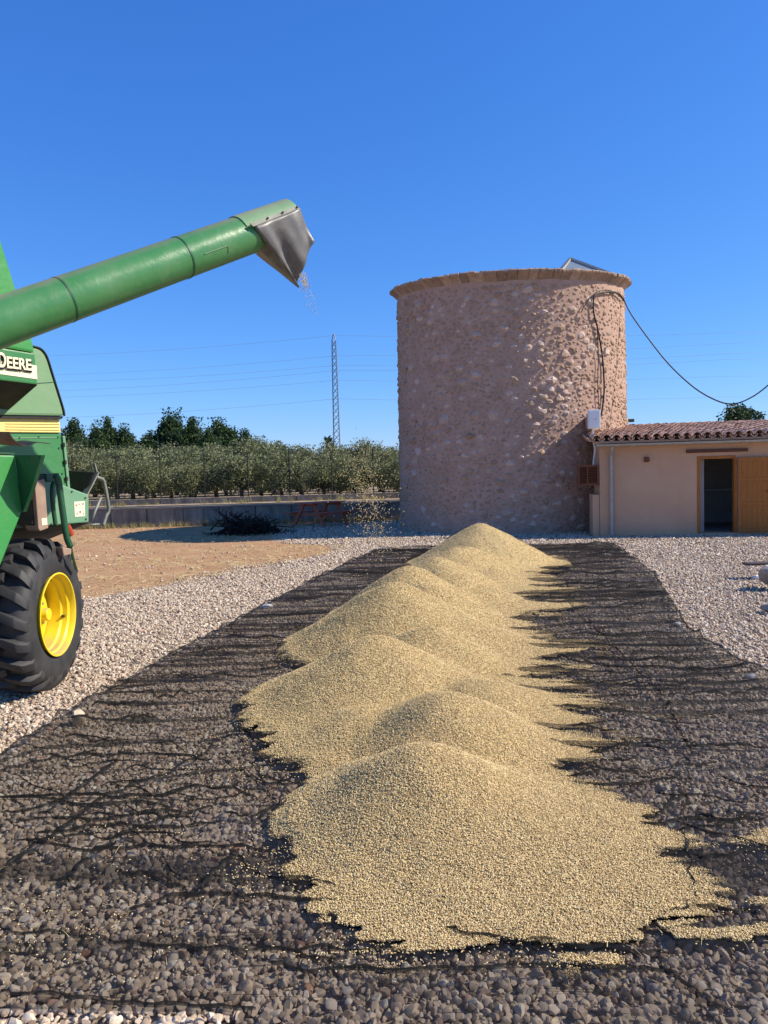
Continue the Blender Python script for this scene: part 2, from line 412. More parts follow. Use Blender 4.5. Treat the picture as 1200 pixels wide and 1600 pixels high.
def stone_variant(seed, flat=.75, sub=1):
    bm = bmesh.new(); bmesh.ops.create_icosphere(bm, subdivisions=sub, radius=1.0)
    rs = random.Random(seed); ax = [Vector((rs.gauss(0, 1), rs.gauss(0, 1), rs.gauss(0, 1))).normalized() for _ in range(9)]
    ct = [rs.uniform(.45, .9) for _ in ax]
    st = Vector((rs.uniform(.8, 1.3), rs.uniform(.65, 1.0), flat*rs.uniform(.8, 1.1)))
    for v in bm.verts:
        p = v.co.copy()
        for a, c in zip(ax, ct):
            d = p.dot(a)
            if d > c: p -= a*(d-c)
        v.co = Vector((p.x*st.x, p.y*st.y, p.z*st.z))
    me = bpy.data.meshes.new('rock'); bm.to_mesh(me); bm.free(); return me

def scatter(name, P, rot, scl, idx, variants):
    """one 'stuff' object: points with attributes, geometry nodes put a variant on each"""
    me = bpy.data.meshes.new(name); me.vertices.add(len(P)); me.vertices.foreach_set('co', np.asarray(P, np.float32).ravel())
    for nm, d, tp in (('rot', rot, 'FLOAT_VECTOR'), ('scl', scl, 'FLOAT_VECTOR')):
        a = me.attributes.new(nm, tp, 'POINT'); a.data.foreach_set('vector', np.asarray(d, np.float32).ravel())
    a = me.attributes.new('idx', 'INT', 'POINT'); a.data.foreach_set('value', np.asarray(idx, np.int32))
    o = link(name, me); o['kind'] = 'stuff'
    g = bpy.data.node_groups.new(name+'_nodes', 'GeometryNodeTree')
    g.interface.new_socket('Geometry', in_out='INPUT', socket_type='NodeSocketGeometry'); g.interface.new_socket('Geometry', in_out='OUTPUT', socket_type='NodeSocketGeometry')
    N = g.nodes.new; L = g.links.new
    gi = N('NodeGroupInput'); go = N('NodeGroupOutput'); iop = N('GeometryNodeInstanceOnPoints'); gti = N('GeometryNodeGeometryToInstance')
    for k, vme in enumerate(variants):
        vo = bpy.data.objects.new(name+'_shape', vme); oi = N('GeometryNodeObjectInfo'); oi.inputs['Object'].default_value = vo
        L(oi.outputs['Geometry'], gti.inputs[0])
    def attr(nm, tp):
        x = N('GeometryNodeInputNamedAttribute'); x.data_type = tp; x.inputs['Name'].default_value = nm
        return x.outputs['Attribute']
    mp = N('GeometryNodeMeshToPoints'); L(gi.outputs[0], mp.inputs[0]); L(mp.outputs[0], iop.inputs['Points'])
    L(gti.outputs[0], iop.inputs['Instance']); iop.inputs['Pick Instance'].default_value = True
    L(attr('idx', 'INT'), iop.inputs['Instance Index'])
    e2r = N('FunctionNodeEulerToRotation'); L(attr('rot', 'FLOAT_VECTOR'), e2r.inputs[0]); L(e2r.outputs[0], iop.inputs['Rotation'])
    L(attr('scl', 'FLOAT_VECTOR'), iop.inputs['Scale']); L(iop.outputs[0], go.inputs[0])
    md = o.modifiers.new('scatter', 'NODES'); md.node_group = g
    return o

# ------------------------------------------------------------------ shared ground functions
def Xsoil(y):
    return np.interp(y, [8, 10.9, 12.6, 14.1, 16, 17.5, 18.6, 20, 22, 25.9, 27], [-6, -4.2, -3.1, -2.2, -1.2, -.9, -2.2, -3.0, -3.0, -2.2, -2])
def soil(x, y):
    return sstep(-.9, .9, Xsoil(y)-x)*sstep(8.5, 10, y)
CONES = [(.15, 3.66, .365, .60), (.33, 4.50, .365, .60), (-.10, 5.56, .48, .56), (.30, 6.3, .38, .56), (.08, 7.30, .62, .60), (.42, 8.1, .48, .56),
         (.26, 8.75, .60, .68), (.70, 9.5, .49, .56), (.70, 10.4, .50, .58), (1.04, 11.3, .54, .60), (1.30, 12.2, .44, .52), (1.66, 13.3, .74, .60), (.62, 5.2, .22, .46), (.70, 7.1, .28, .46), (.56, 3.42, .115, .29), (.34, 3.30, .10, .25), (-.18, 4.7, .20, .42), (1.1, 9.2, .24, .42), (1.45, 10.8, .24, .42), (-.45, 5.3, .20, .40)]
def core(x, y):
    wx = x + .11*(fbm(x*2.1, y*2.1, 5, 3)-.5); wy = y + .11*(fbm(x*2.1+9, y*2.1, 6, 3)-.5)
    s = None; k = .030
    for (cx, cy, H, sl) in CONES:
        d = np.sqrt((wx-cx)**2+(wy-cy)**2+.0196)-.14+.10
        h = H - sl*d*(1+.0*d)
        s = np.exp(h/k) if s is None else s+np.exp(h/k)
    return k*np.log(s+1e-30)
def grain_h(x, y):
    c = core(x, y)
    out = np.clip(-c/.52, 0, 9)
    right = sstep(-.2, .5, x-np.interp(y, [3, 6, 9, 13], [.2, .2, .5, 1.6]))
    front = sstep(3.6, 3.1, y)
    L = .20 + .95*right*sstep(3.6, 5.0, y) + .10*right + .10*front*(1-right) + .15*right*front
    th = .066*np.clip(1-out/L, -1, 1)
    body = .030*np.log1p(np.exp(np.clip(c, -2, 2)/.030))
    z = np.maximum(body, 0) + th
    z = z + .012*(fbm(x*3, y*3, 21)-.5) + .006*(vn(x*14, y*14, 3)-.5)
    # thin spilled patches in front and to the right
    pt = fbm(x*3.6, y*4.6, 77, 3)
    reg = sstep(2.45, 2.62, y)*sstep(4.6, 3.3, y)*sstep(.22, .6, x)*sstep(2.4, 1.6, x)
    z = np.maximum(z, np.where(reg > .03, .026+.075*(pt-.50)*reg - .03*(1-reg), -1))
    return z
EDGE_L = ([1.0, 3.7, 4.70, 5.65, 10.2, 16.4], [-2.5, -2.43, -2.34, -2.25, -1.44, -.14])
EDGE_R = ([1.0, 5.87, 6.1, 7.65, 9.5, 11.6, 15.9], [3.0, 2.93, 2.87, 3.02, 3.5, 4.06, 4.75])
def net_h(x, y, s=0):
    warp = .55*vn(x*.8, y*.9, 31+s) + .10*vn(x*2.6, y*3, 32+s)
    ph = (y+warp)*2*math.pi/.085
    amp = .0045+.011*sstep(.3, .75, fbm(x*.9, y*2.0, 33+s, 3))
    amp = amp*(.30+.70*sstep(3.2, 6.5, y))
    z = amp*np.sin(ph+5*vn(x*1.3, y*2, 37+s))
    r = 1-np.abs(2*vn(x*.8+.35*vn(x*2, y*3, 40), (y+.25*vn(x*.7, y, 41+s))*4.4, 34+s)-1)
    z = z + .052*np.power(r, 6)*(.35+.65*sstep(3.3, 4.4, y))
    r2 = 1-np.abs(2*vn(x*1.6+5, y*5.5+.4*x, 38+s)-1)
    z = z + .020*np.power(r2, 6)
    z = z + .014*(fbm(x*1.7, y*1.7, 35+s, 3)-.5)
    return .040 + z

# ------------------------------------------------------------------ ground, terrace
def grid_lines(a, b, st, far):
    mid = np.arange(a, b+1e-6, st); return np.concatenate([np.array(sorted(-np.array(far)))+a, mid, b+np.array(sorted(far))])
gx = grid_lines(-13, 13, .2, [2, 8, 30, 120, 500, 1500]); gy = grid_lines(0, 28, .2, [2, 8, 30, 120, 500, 1500])
GX, GY = np.meshgrid(gx, gy); gz = -.012 + .022*(fbm(GX*.6, GY*.6, 51, 3)-.5)*sstep(0, 3, GY)*(np.abs(GX) < 13.5)*(GY < 28)
idx = np.arange(GX.size).reshape(GX.shape)
q = np.stack([idx[:-1, :-1], idx[:-1, 1:], idx[1:, 1:], idx[1:, :-1]], -1).reshape(-1, 4)
gme = npmesh('ground', np.stack([GX, GY, gz], -1).reshape(-1, 3), q, 'ground', True)
a = gme.attributes.new('soil', 'FLOAT', 'POINT'); a.data.foreach_set('value', soil(GX, GY).ravel().astype(np.float32))
setp(link('ground', gme), kind='structure')
TZ = .72; WY = 26.2
b = B(); b.box(-220, 220, WY+.25, 900, -.3, TZ-.03)
setp(b.build('terrace', 'terrace'), kind='structure')

# ------------------------------------------------------------------ stone tower
TC = Vector((3.75, 22.6, 0)); TR = 3.20
def tower_R(z): return TR + .07*(1-z/7.0)
_c = TR+.25; _q = TC.normalized(); _n = Vector((-_q.y, _q.x, 0)); _sa = _c/TC.length
_pl = TC-_q*(_c*_sa)+_n*(_c*math.sqrt(1-_sa*_sa)); _pr = TC-_q*(_c*_sa)-_n*(_c*math.sqrt(1-_sa*_sa)); _pf = TC-_q*_c
_A = np.array([[1, p.x, p.y] for p in (_pl, _pr, _pf)]); _b = np.array([atY(612, 455, _pl.y).z, atY(987, 438, _pr.y).z, atY(790, 420.5, _pf.y).z])
_k = np.linalg.solve(_A, _b)
def ztop(x, y): return float(_k[0]+_k[1]*x+_k[2]*y)-.01
tower = thing('stone_tower', 'round pinkish rubble stone tower with projecting stone coping', 'tower', (TC.x, TC.y, 0))
nth = 160; nz = 40; V = []; Fq = []
for j in range(nz+1):
    for i in range(nth):
        th = 2*math.pi*i/nth; zt = ztop(TC.x+TR*math.cos(th), TC.y+TR*math.sin(th))-.02
        z = -.15+(zt+.15)*j/nz
        r = tower_R(z) + .035*(float(fbm(i*.09 if i < nth/2 else (nth-i)*.09, j*.35, 61, 3))-.5)
        V.append((TC.x+r*math.cos(th), TC.y+r*math.sin(th), z))
for j in range(nz):
    for i in range(nth):
        i2 = (i+1) % nth; Fq.append((j*nth+i, j*nth+i2, (j+1)*nth+i2, (j+1)*nth+i))
me = mesh('wall', [Vector(v)-TC for v in V], Fq, 'mortar', True); wall = link('wall', me, tower, Matrix.Translation(TC))
b = B(); b.lathe([(0.001, 0), (TR-.1, 0)], (TC.x, TC.y, 6.45), (0, 0, 1), 48); b.build('roof_deck', 'mortar', tower)
# rubble stones: shallow domes bedded in the mortar
def dome(seed):
    rs = random.Random(seed); n = 8; V = []
    rad = [rs.uniform(.62, 1.18) for _ in range(n)]
    asp = rs.uniform(.5, .95); tilt = (rs.uniform(-.55, .55), rs.uniform(-.55, .55))
    for (k, h) in ((1.12, -.5), (.88, .35), (.5, .85)):
        for i in range(n):
            a = 2*math.pi*i/n + rs.uniform(-.22, .22); kk = k*rs.uniform(.88, 1.1); x = rad[i]*kk*math.cos(a); y = asp*rad[i]*kk*math.sin(a)
            V.append((x, y, h+(tilt[0]*x+tilt[1]*y+rs.uniform(-.32, .32))*(h > 0)))
    V.append((rs.uniform(-.2, .2), rs.uniform(-.12, .12), .95)); Fc = []
    for rg in range(2):
        for i in range(n):
            j = (i+1) % n; Fc.append((rg*n+i, rg*n+j, (rg+1)*n+j, (rg+1)*n+i))
    for i in range(n): Fc.append((2*n+i, 2*n+(i+1) % n, 3*n))
    return V, Fc
DOMES = [dome(100+k) for k in range(24)]
DM = [mesh('stone', v, f, 'stone', True) for v, f in DOMES]
for d in DM: d.set_sharp_from_angle(angle=R(48))
phi0 = math.atan2(-TC.y, -TC.x)
pts = []; cell = {}
tries = 0
while tries < 42000:
    tries += 1
    s = random.uniform(-1.75, 1.75); z = random.uniform(.08, 6.6)
    sz = random.choice([.042, .052, .06, .07, .082, .095, .11, .125, .145, .165])*random.uniform(.85, 1.15)
    u = s*TR; ok = True; ci, cj = int(u//.4), int(z//.4)
    for di in (-1, 0, 1):
        for dj in (-1, 0, 1):
            for (u2, z2, s2) in cell.get((ci+di, cj+dj), ()):
                if ((u-u2)/1.1)**2+((z-z2)/.85)**2 < ((sz+s2)*.80)**2: ok = False; break
            if not ok: break
        if not ok: break
    if not ok: continue
    th = phi0+s; x = TC.x+TR*math.cos(th); y = TC.y+TR*math.sin(th)
    if z+sz > ztop(x, y)-.28: continue
    cell.setdefault((ci, cj), []).append((u, z, sz)); pts.append((s, z, sz))
def stone_mat4(s, z, sz):
    th = phi0+s; n = Vector((math.cos(th), math.sin(th), 0)); t = Vector((-math.sin(th), math.cos(th), 0)); r = tower_R(z)-.004
    a = random.uniform(-.5, .5); up = Vector((0, 0, 1)); e1 = t*math.cos(a)+up*math.sin(a); e2 = -t*math.sin(a)+up*math.cos(a)
    m = Matrix((e1*sz, e2*sz, n*(sz*random.uniform(.15, .36)+.006))).transposed().to_4x4(); m.translation = Vector((TC.x, TC.y, 0))+n*r+up*z
    return m
pts.sort(key=lambda p: -p[2]*max(.05, math.cos(p[0])))
rest = B()
for k, (s, z, sz) in enumerate(pts):
    m = stone_mat4(s, z, sz); vi = random.randrange(24)
    if k < 300: link('stone', DM[vi], tower, m)
    else: rest.add([m @ Vector(p) for p in DOMES[vi][0]], DOMES[vi][1])
o = rest.build('rubble_stones', 'stone', tower, smooth='all', shell=False); o['kind'] = 'stuff'; o.data.set_sharp_from_angle(angle=R(48))
# coping: one slab beside the other, bed sloping back to the wall
nc = 84; a0 = 0.0; wts = [random.uniform(.7, 1.3) for _ in range(nc)]; tot = sum(wts)
for k in range(nc):
    a1 = a0+2*math.pi*wts[k]/tot; ro = TR+.215+random.uniform(-.03, .025); dz = random.uniform(-.012, .012); th_ = random.uniform(.05, .085)
    V = []; na = 3
    for i in range(na+1):
        a = a0+.0015+(a1-a0-.003)*i/na; cx, sy = math.cos(a), math.sin(a)
        zt = ztop(TC.x+TR*cx, TC.y+TR*sy)+dz; j1 = random.uniform(-.012, .012); j2 = random.uniform(-.01, .01)
        for (r, z) in ((TR-.35, zt+.02), (ro-.03, zt+j2), (ro+j1, zt-.03), (ro-.01+j1, zt-th_), (TR+.10, zt-th_-.07), (TR-.05, zt-.28), (TR-.35, zt-.28)):
            V.append((TC.x+r*cx, TC.y+r*sy, z))
    m_ = 7; Fc = [tuple(range(m_)), tuple(range(na*m_, na*m_+m_))[::-1]]
    for i in range(na):
        for j in range(m_): Fc.append((i*m_+j, i*m_+(j+1) % m_, (i+1)*m_+(j+1) % m_, (i+1)*m_+j))
    b = B(); b.add(V, Fc); b.build('coping_stone', 'coping', tower)
    a0 = a1
# skylight standing on the tower
ap = atY(886, 403, 23.0); e1 = atY(866, 419, 22.2); e2 = atY(948, 423, 22.6)
sk = thing('roof_skylight', 'low grey metal and glass skylight peak on top of the stone tower', 'skylight', (ap.x, ap.y, 6.45))
zb = 6.46
base = [Vector((e1.x, 22.0, zb)), Vector((e2.x+.1, 22.0, zb)), Vector((e2.x+.1, 24.2, zb)), Vector((e1.x, 24.2, zb))]
zE = min(e1.z, e2.z)-.30; ap.z -= .14
eave = [Vector((p.x, p.y, zE)) for p in base]
rdg = [Vector((ap.x, 22.6, ap.z)), Vector((ap.x, 23.8, ap.z))]
b = B(); b.box(e1.x+.03, e2.x+.07, 22.03, 24.17, zb, zE-.02); b.build('kerb', 'grey_metal', sk)
for poly in ((eave[0], eave[1], rdg[0]), (eave[1], eave[2], rdg[1], rdg[0]), (eave[2], eave[3], rdg[1]), (eave[3], eave[0], rdg[0], rdg[1])):
    b = B(); b.prism(poly, (0, 0, -.02)); b.build('pane', 'glass', sk)
for p, q_ in ((eave[0], eave[1]), (eave[1], eave[2]), (eave[2], eave[3]), (eave[3], eave[0]), (eave[0], rdg[0]), (eave[1], rdg[0]), (eave[2], rdg[1]), (eave[3], rdg[1]), (rdg[0], rdg[1])):
    b = B(); b.bar(p+Vector((0, 0, .012)), q_+Vector((0, 0, .012)), .08, .06); b.build('frame_bar', 'zinc', sk)

# ------------------------------------------------------------------ house
HA = G(938, 838); HROT = R(-10)
HM = Matrix.Translation(HA) @ Matrix.Rotation(HROT, 4, 'Z'); HI = HM.inverted()
hn = HM.to_3x3() @ Vector((0, -1, 0))
def fac(px, py, off=0.0):
    p = onplane(px, py, HA+hn*off, hn); q = HI @ p; return q.x, q.z
house = thing('outbuilding', 'low salmon rendered outbuilding with terracotta barrel tile roof', 'building', HA, None, HROT)
def hb(): return B()
ez = fac(1000, 693)[1]; HD = 3.7; HL = 6.6; slope = .11
dx0, dz1 = fac(1089, 713); dx1, _ = fac(1150, 713); dz0 = .05
T = .28
b = hb()
def wallpoly(x0, x1, y0, y1, z0, z1): b.box(x0, x1, y0, y1, z0, z1)
wallpoly(0, dx0, 0, T, -.1, ez); wallpoly(dx1, HL, 0, T, -.1, ez); wallpoly(dx0, dx1, 0, T, dz1, ez); wallpoly(dx0, dx1, 0, T+.3, -.1, dz0)
b.build('front_wall', 'plaster', house, frame=HM)
b = hb(); b.prism([(0, T, -.1), (0, HD, -.1), (0, HD, ez+slope*HD), (0, T, ez+slope*T)], (T, 0, 0)); b.build('side_wall', 'plaster', house, frame=HM)
b = hb(); b.prism([(HL-T, T, -.1), (HL-T, HD, -.1), (HL-T, HD, ez+slope*HD), (HL-T, T, ez+slope*T)], (T, 0, 0)); b.build('side_wall', 'plaster', house, frame=HM)
b = hb(); b.box(T, HL-T, HD-T, HD, -.1, ez+slope*(HD-T)); b.build('back_wall', 'tilewall', house, frame=HM)
b = hb(); b.box(T, HL-T, T+.3, HD-T, -.1, .04); b.build('floor', 'indoor', house, frame=HM)
b = hb(); b.box(2.3, 2.4, T, HD-T, .04, ez); b.build('inner_wall', 'indoor', house, frame=HM)
b = hb(); b.box(dx1+.9, dx1+1.0, T, HD-T, .04, ez); b.build('inner_wall', 'indoor', house, frame=HM)
# roof
ov = .20
roofM = HM @ Matrix.Translation((0, -ov, ez-.0)) @ Matrix.Rotation(math.atan(slope), 4, 'X')
rl = (HD+ov+.1)/math.cos(math.atan(slope))
b = hb(); b.box(-.12, HL+.1, 0, rl, .02, .07); roof = b.build('roof', 'plaster', house, frame=roofM)
def barrel(r0, r1, L, up=True, seg=7, th=.014):
    V = []; Fc = []
    for (yy, r) in ((0, r0), (L, r1)):
        for rr in (r, r-th):
            for k in range(seg+1):
                a = math.pi*k/seg; V.append((rr*math.cos(a), yy, rr*math.sin(a)*(1 if up else -1)))
    n = seg+1
    for k in range(seg):
        Fc += [(k, k+1, 2*n+k+1, 2*n+k), (n+k+1, n+k, 3*n+k, 3*n+k+1), (k, n+k, n+k+1, k+1), (2*n+k, 2*n+k+1, 3*n+k+1, 3*n+k)]
    Fc += [(0, 2*n, 3*n, n), (n-1, 2*n-1, 4*n-1, 3*n-1)]
    me = mesh('tile', V, Fc, 'tile', True); me.set_sharp_from_angle(angle=R(40)); return me
cover = barrel(.098, .082, .46); pan = barrel(.075, .095, .46, False)
pitch = .222; rows = int((rl+.05)/.38)+1; ncol = int((HL+.2)/pitch)
for cidx in range(ncol):
    x = -.08+cidx*pitch
    for r_ in range(rows):
        y = -.07+r_*.38
        if y+.46 > rl+.25: continue
        m = roofM @ Matrix.Translation((x+random.uniform(-.008, .008), y+random.uniform(-.015, .015), .135+random.uniform(-.006, .006))) @ Matrix.Rotation(R(-2.2), 4, 'X') @ Matrix.Rotation(random.uniform(-.03, .03), 4, 'Z')
        if cidx*rows+r_ < 300: link('tile', cover, roof, m)
pb = B()
for cidx in range(ncol+1):
    x = -.08+(cidx-.5)*pitch
    for r_ in range(rows):
        m = roofM @ Matrix.Translation((x, -.05+r_*.38, .150)) @ Matrix.Rotation(R(-2.2), 4, 'X')
        pb.add([m @ v.co for v in pan.vertices], [tuple(p.vertices) for p in pan.polygons])
o = pb.build('channel_tiles', 'tile', roof, smooth=True, shell=False); o['kind'] = 'stuff'
# gutter, downpipe, lintel, door frame, lamp
b = hb(); prof = []
for k in range(9):
    a = math.pi+math.pi*k/8; prof.append((.065*math.cos(a), .065*math.sin(a)))
for k in range(8, -1, -1):
    a = math.pi+math.pi*k/8; prof.append((.055*math.cos(a), .055*math.sin(a)))
b.prism([(-.10, -.26+p[0], ez+.0+p[1]) for p in prof], (HL+.2, 0, 0)); b.build('gutter', 'zinc', house, smooth=True, frame=HM)
px_ = fac(955, 760)[0]
b = hb(); b.tube([(px_, -.24, ez-.06), (px_, -.20, ez-.16), (px_, -.07, ez-.26), (px_, -.06, 1.2), (px_, -.06, .02)], .042, 10); dp = b.build('downpipe', 'zinc', house, smooth=True, frame=HM)
for zz in (.45, 1.6):
    b = hb(); b.lathe([(.044, 0), (.052, 0), (.052, .035), (.044, .035)], (px_, -.06, zz), (0, 0, 1), 12, True); b.build('bracket', 'zinc', dp, frame=HM)
lx0, lz0 = fac(1072, 708); lx1, lz1 = fac(1168, 700)
b = hb(); b.box(lx0, lx1, -.05, -.002, lz0, lz1-.0); b.build('lintel', 'dark_wood', house, frame=HM, bevel=.006)
fw = .07
fr = None
b = hb(); b.box(dx0, dx0+fw, -.015, .16, dz0, dz1); b.build('door_jamb', 'oak', house, frame=HM, bevel=.005)
b = hb(); b.box(dx1-fw*.6, dx1, -.015, .16, dz0, dz1); b.build('door_jamb', 'oak', house, frame=HM, bevel=.005)
b = hb(); b.box(dx0+fw, dx1-fw*.6, -.013, .158, dz1-fw, dz1); b.build('door_head', 'oak', house, frame=HM, bevel=.005)
lw = dx1-dx0-.02; lx = dx1+.02
lt = fac(1180, 714)[1]
door = thing('door_leaf', 'open varnished wooden door leaf of three panels folded back against the wall', 'door', HM @ Vector((lx, -.08, dz0+.02)), None, HROT)
b = hb(); b.box(lx+.07, lx+lw-.07, -.075, -.045, dz0+.1, lt-.08); b.build('backing', 'oak', door, frame=HM)
for xx in (lx, lx+lw-.08):
    b = hb(); b.box(xx, xx+.08, -.09, -.03, dz0+.02, lt); b.build('stile', 'oak', door, frame=HM, bevel=.005)
zs = [dz0+.02, dz0+.02+(lt-dz0)*.345, dz0+.02+(lt-dz0)*.67, lt-.09]
for k, zz in enumerate(zs):
    b = hb(); b.box(lx+.08, lx+lw-.08, -.088, -.032, zz, zz+.09); b.build('rail', 'oak', door, frame=HM, bevel=.005)
for k in range(3):
    for j in range(6):
        x0 = lx+.083+j*(lw-.166)/6; b = hb(); b.box(x0+.002, x0+(lw-.166)/6-.002, -.083, -.076, zs[k]+.093, zs[k+1]-.003); b.build('plank', 'oak', door, frame=HM)
b = hb(); b.tube([(lx+lw-.13, -.10, 1.0), (lx+lw-.13, -.13, 1.0), (lx+lw-.25, -.13, 1.0)], .009, 6); b.build('handle', 'dark_metal', door, frame=HM)
lpx, lpz = fac(1010, 718)
lamp = thing('wall_lamp', 'small square dark brown lamp fixed to the salmon wall', 'lamp', HM @ Vector((lpx, -.05, lpz-.06)), None, HROT)
b = hb(); b.box(lpx-.05, lpx+.05, -.025, -.001, lpz-.06, lpz+.06); b.build('back_plate', 'dark_wood', lamp, frame=HM, bevel=.004)
b = hb(); b.prism([(lpx-.055, -.10, lpz-.045), (lpx+.055, -.10, lpz-.045), (lpx+.055, -.10, lpz+.05), (lpx-.055, -.10, lpz+.05)], (0, .075, 0)); b.build('shade', 'brown_wood', lamp, frame=HM, bevel=.006)
# low block by the corner
bx0, bz1 = fac(926, 773)
b = hb(); b.box(bx0, -.003, .03, .9, -.1, bz1); single(b.build('low_wall', 'plaster', frame=HM, bevel=.015), 'short salmon rendered wall stub beside the downpipe corner', 'wall')
# louvred box over it
vx0, vz0 = fac(903, 759, 0); vx1, vz1 = fac(938, 726, 0)
lou = thing('louvre_cabinet', 'brown wooden louvred box hung on the corner between tower and outbuilding', 'cabinet', HM @ Vector(((vx0+vx1)/2, .3, vz0)), None, HROT)
b = hb(); b.box(vx0+.02, -.005, .06, .42, vz0+.02, vz1-.02); b.build('case', 'dark_wood', lou, frame=HM)
for (x0, x1, z0, z1) in ((vx0, vx0+.05, vz0, vz1), (-.055, -.004, vz0, vz1), (vx0+.05, -.055, vz1-.05, vz1), (vx0+.05, -.055, vz0, vz0+.05), ((vx0)/2-.04, (vx0)/2-.01, vz0+.05, vz1-.05)):
    b = hb(); b.box(x0, x1, .01, .059, z0, z1); b.build('frame', 'brown_wood', lou, frame=HM)
for k in range(9):
    z = vz0+.065+k*(vz1-vz0-.12)/9; b = hb(); b.prism([(vx0+.05, .015, z), (vx0+.05, .05, z+.03), (vx0+.05, .056, z+.022), (vx0+.05, .021, z-.008)], (-vx0-.105, 0, 0)); b.build('slat', 'brown_wood', lou, frame=HM)
# meter box and conduit on the tower side
mbP = [fac(919, 670, -.25), fac(938, 640, -.25)]
mb = thing('meter_box', 'white electricity meter box high on the sunlit tower wall above the louvred box', 'meter box', HM @ Vector(((mbP[0][0]+mbP[1][0])/2, .3, mbP[0][1])), None, HROT)
x0, z0 = mbP[0]; x1, z1 = mbP[1]
b = hb(); b.box(x0, x1, .20, .42, z0, z1); bd_ = b.build('case', 'white', mb, frame=HM, bevel=.012)
b = hb(); b.box(x0+.025, x1-.025, .188, .199, z0+.03, z1-.03); dr = b.build('door', 'white', mb, frame=HM, bevel=.003)
b = hb(); b.lathe([(.001, 0), (.012, 0), (.012, -.01), (.001, -.01)], ((x0+x1)/2+.03, .186, (z0+z1)/2), (0, 1, 0), 8); b.build('lock', 'dark_metal', dr, frame=HM)
# wall behind the meter box links it to tower: a timber batten
b = hb(); b.box(x0+.03, x1-.03, .425, 1.75, z0+.05, z1-.1); b.build('mounting_arm', 'mortar', mb, frame=HM)
b = hb(); xm = (x0+x1)/2-.03
b.tube([(xm, .3, z0+.01), (xm, .3, z0-.25), (xm+.05, .3, z0-.5), (xm+.01, .28, z0-.75), (xm, .26, vz1-.01)], .022, 8)
single(b.build('conduit', 'white', smooth=True, frame=HM), 'pale grey conduit running from the meter box down to the louvred box', 'conduit')
# water heater and pipes inside the dark room
hp = HM @ Vector(((dx0+dx1)/2-.02, 1.6, 0))
hx = (dx0+dx1)/2+.0
hz_ = fac(1115, 740)[1]
wh = thing('water_heater', 'white wall boiler hanging in the dark room behind the open door', 'boiler', HM @ Vector((hx, 2.9, 1.2)), None, HROT)
b = hb(); b.lathe([(.001, 0), (.19, .01), (.21, .04), (.21, .62), (.19, .66), (.001, .67)], (hx, 3.15, hz_-.15), (0, 0, 1), 24); b.build('tank', 'white', wh, smooth=True, frame=HM)
b = hb(); b.box(hx-.12, hx+.12, 3.30, 3.44, hz_+.1, hz_+.3); b.build('bracket', 'grey_metal', wh, frame=HM)
for dx in (-.08, .08):
    b = hb(); b.tube([(hx+dx, 3.15, hz_-.15), (hx+dx, 3.2, hz_-.45), (hx+dx*.9, 3.36, hz_-.55)], .015, 6); b.build('pipe', 'grey_metal', wh, frame=HM)
b = hb(); b.box(2.42, dx1+.88, 3.10, 3.41, .92, .96); shf = b.build('shelf', 'white', frame=HM); single(shf, 'pale shelf across the back of the dark room', 'shelf')
b = hb(); b.box(hx-.22, hx+.22, 3.0, 3.405, .05, .80); single(b.build('washing_machine', 'white', frame=HM, bevel=.02), 'pale appliance under the shelf in the dark room', 'appliance')
# small pipe poking from the tower's right side
p = atY(984, 657, 22.6)
b = B(); b.tube([p+Vector((-.35, 0, 0)), p+Vector((.12, 0, 0))], .05, 10); single(b.build('wall_spout', 'dark_metal'), 'short dark spout sticking out of the tower just above the tiled roof', 'pipe')

# ------------------------------------------------------------------ cables on the tower and overhead
def tower_pt(px, py, off=.03):
    d = ray(px, py); a_ = d.x**2+d.y**2; rr = TR+.03+off; ox, oy = C0.x-TC.x, C0.y-TC.y
    bq = 2*(d.x*ox+d.y*oy); cq = ox*ox+oy*oy-rr*rr; D = bq*bq-4*a_*cq
    t = (-bq-math.sqrt(max(D, 0)))/(2*a_); return C0+d*t
def smoothpts(P, n=6):
    out = []
    for i in range(len(P)-1):
        p0 = P[max(i-1, 0)]; p1 = P[i]; p2 = P[i+1]; p3 = P[min(i+2, len(P)-1)]
        for k in range(n):
            t = k/n; out.append(.5*((2*p1)+(p2-p0)*t+(2*p0-5*p1+4*p2-p3)*t*t+(3*p1-p0-3*p2+p3)*t**3))
    return out+[P[-1]]
def cable(pxs, r, label, name='wall_cable', off=.05):
    P = smoothpts([tower_pt(x, y, off) for x, y in pxs]); b = B(); b.tube(P, r, 6)
    return single(b.build(name, 'cable', smooth='all'), label, 'cable')
cable([(974, 470), (968, 460), (955, 456), (940, 457), (930, 461), (927, 470), (928, 490), (933, 510), (937, 530), (941, 555), (943, 580), (944, 610), (941, 640), (938, 652)], .022, 'thick black cable dropping down the sunlit tower side into the meter box')
cable([(973, 468), (962, 458), (946, 453), (930, 458), (917, 472), (908, 488)], .012, 'thin black cable arching left under the coping and ending on the tower wall')
cable([(932, 505), (934, 530), (935, 560), (934, 600), (936, 640)], .011, 'thin dark cable running straight down beside the thick tower cable')
cable([(908, 492), (915, 500), (928, 500)], .009, 'short thin cable end looping to the thick tower cable')
P0 = tower_pt(974, 466, .05); P1 = atY(1330, 470, 17.5)
Pm = [P0]
for (x, y) in ((985, 489), (1010, 525), (1045, 569), (1085, 606), (1120, 626), (1145, 631), (1170, 623), (1200, 602), (1260, 545), (1330, 470)):
    Pm.append(atY(x, y, P0.y+(17.5-P0.y)*(x-974)/(1330-974)))
b = B(); b.tube(smoothpts(Pm, 5), .017, 6); single(b.build('overhead_cable', 'cable', smooth='all'), 'black service cable sagging across the sky from tower to the right', 'cable')
pp = Pm[-1]
pol = thing('utility_pole', 'wooden pole carrying the sagging service cable', 'pole', (pp.x+.12, pp.y, 0))
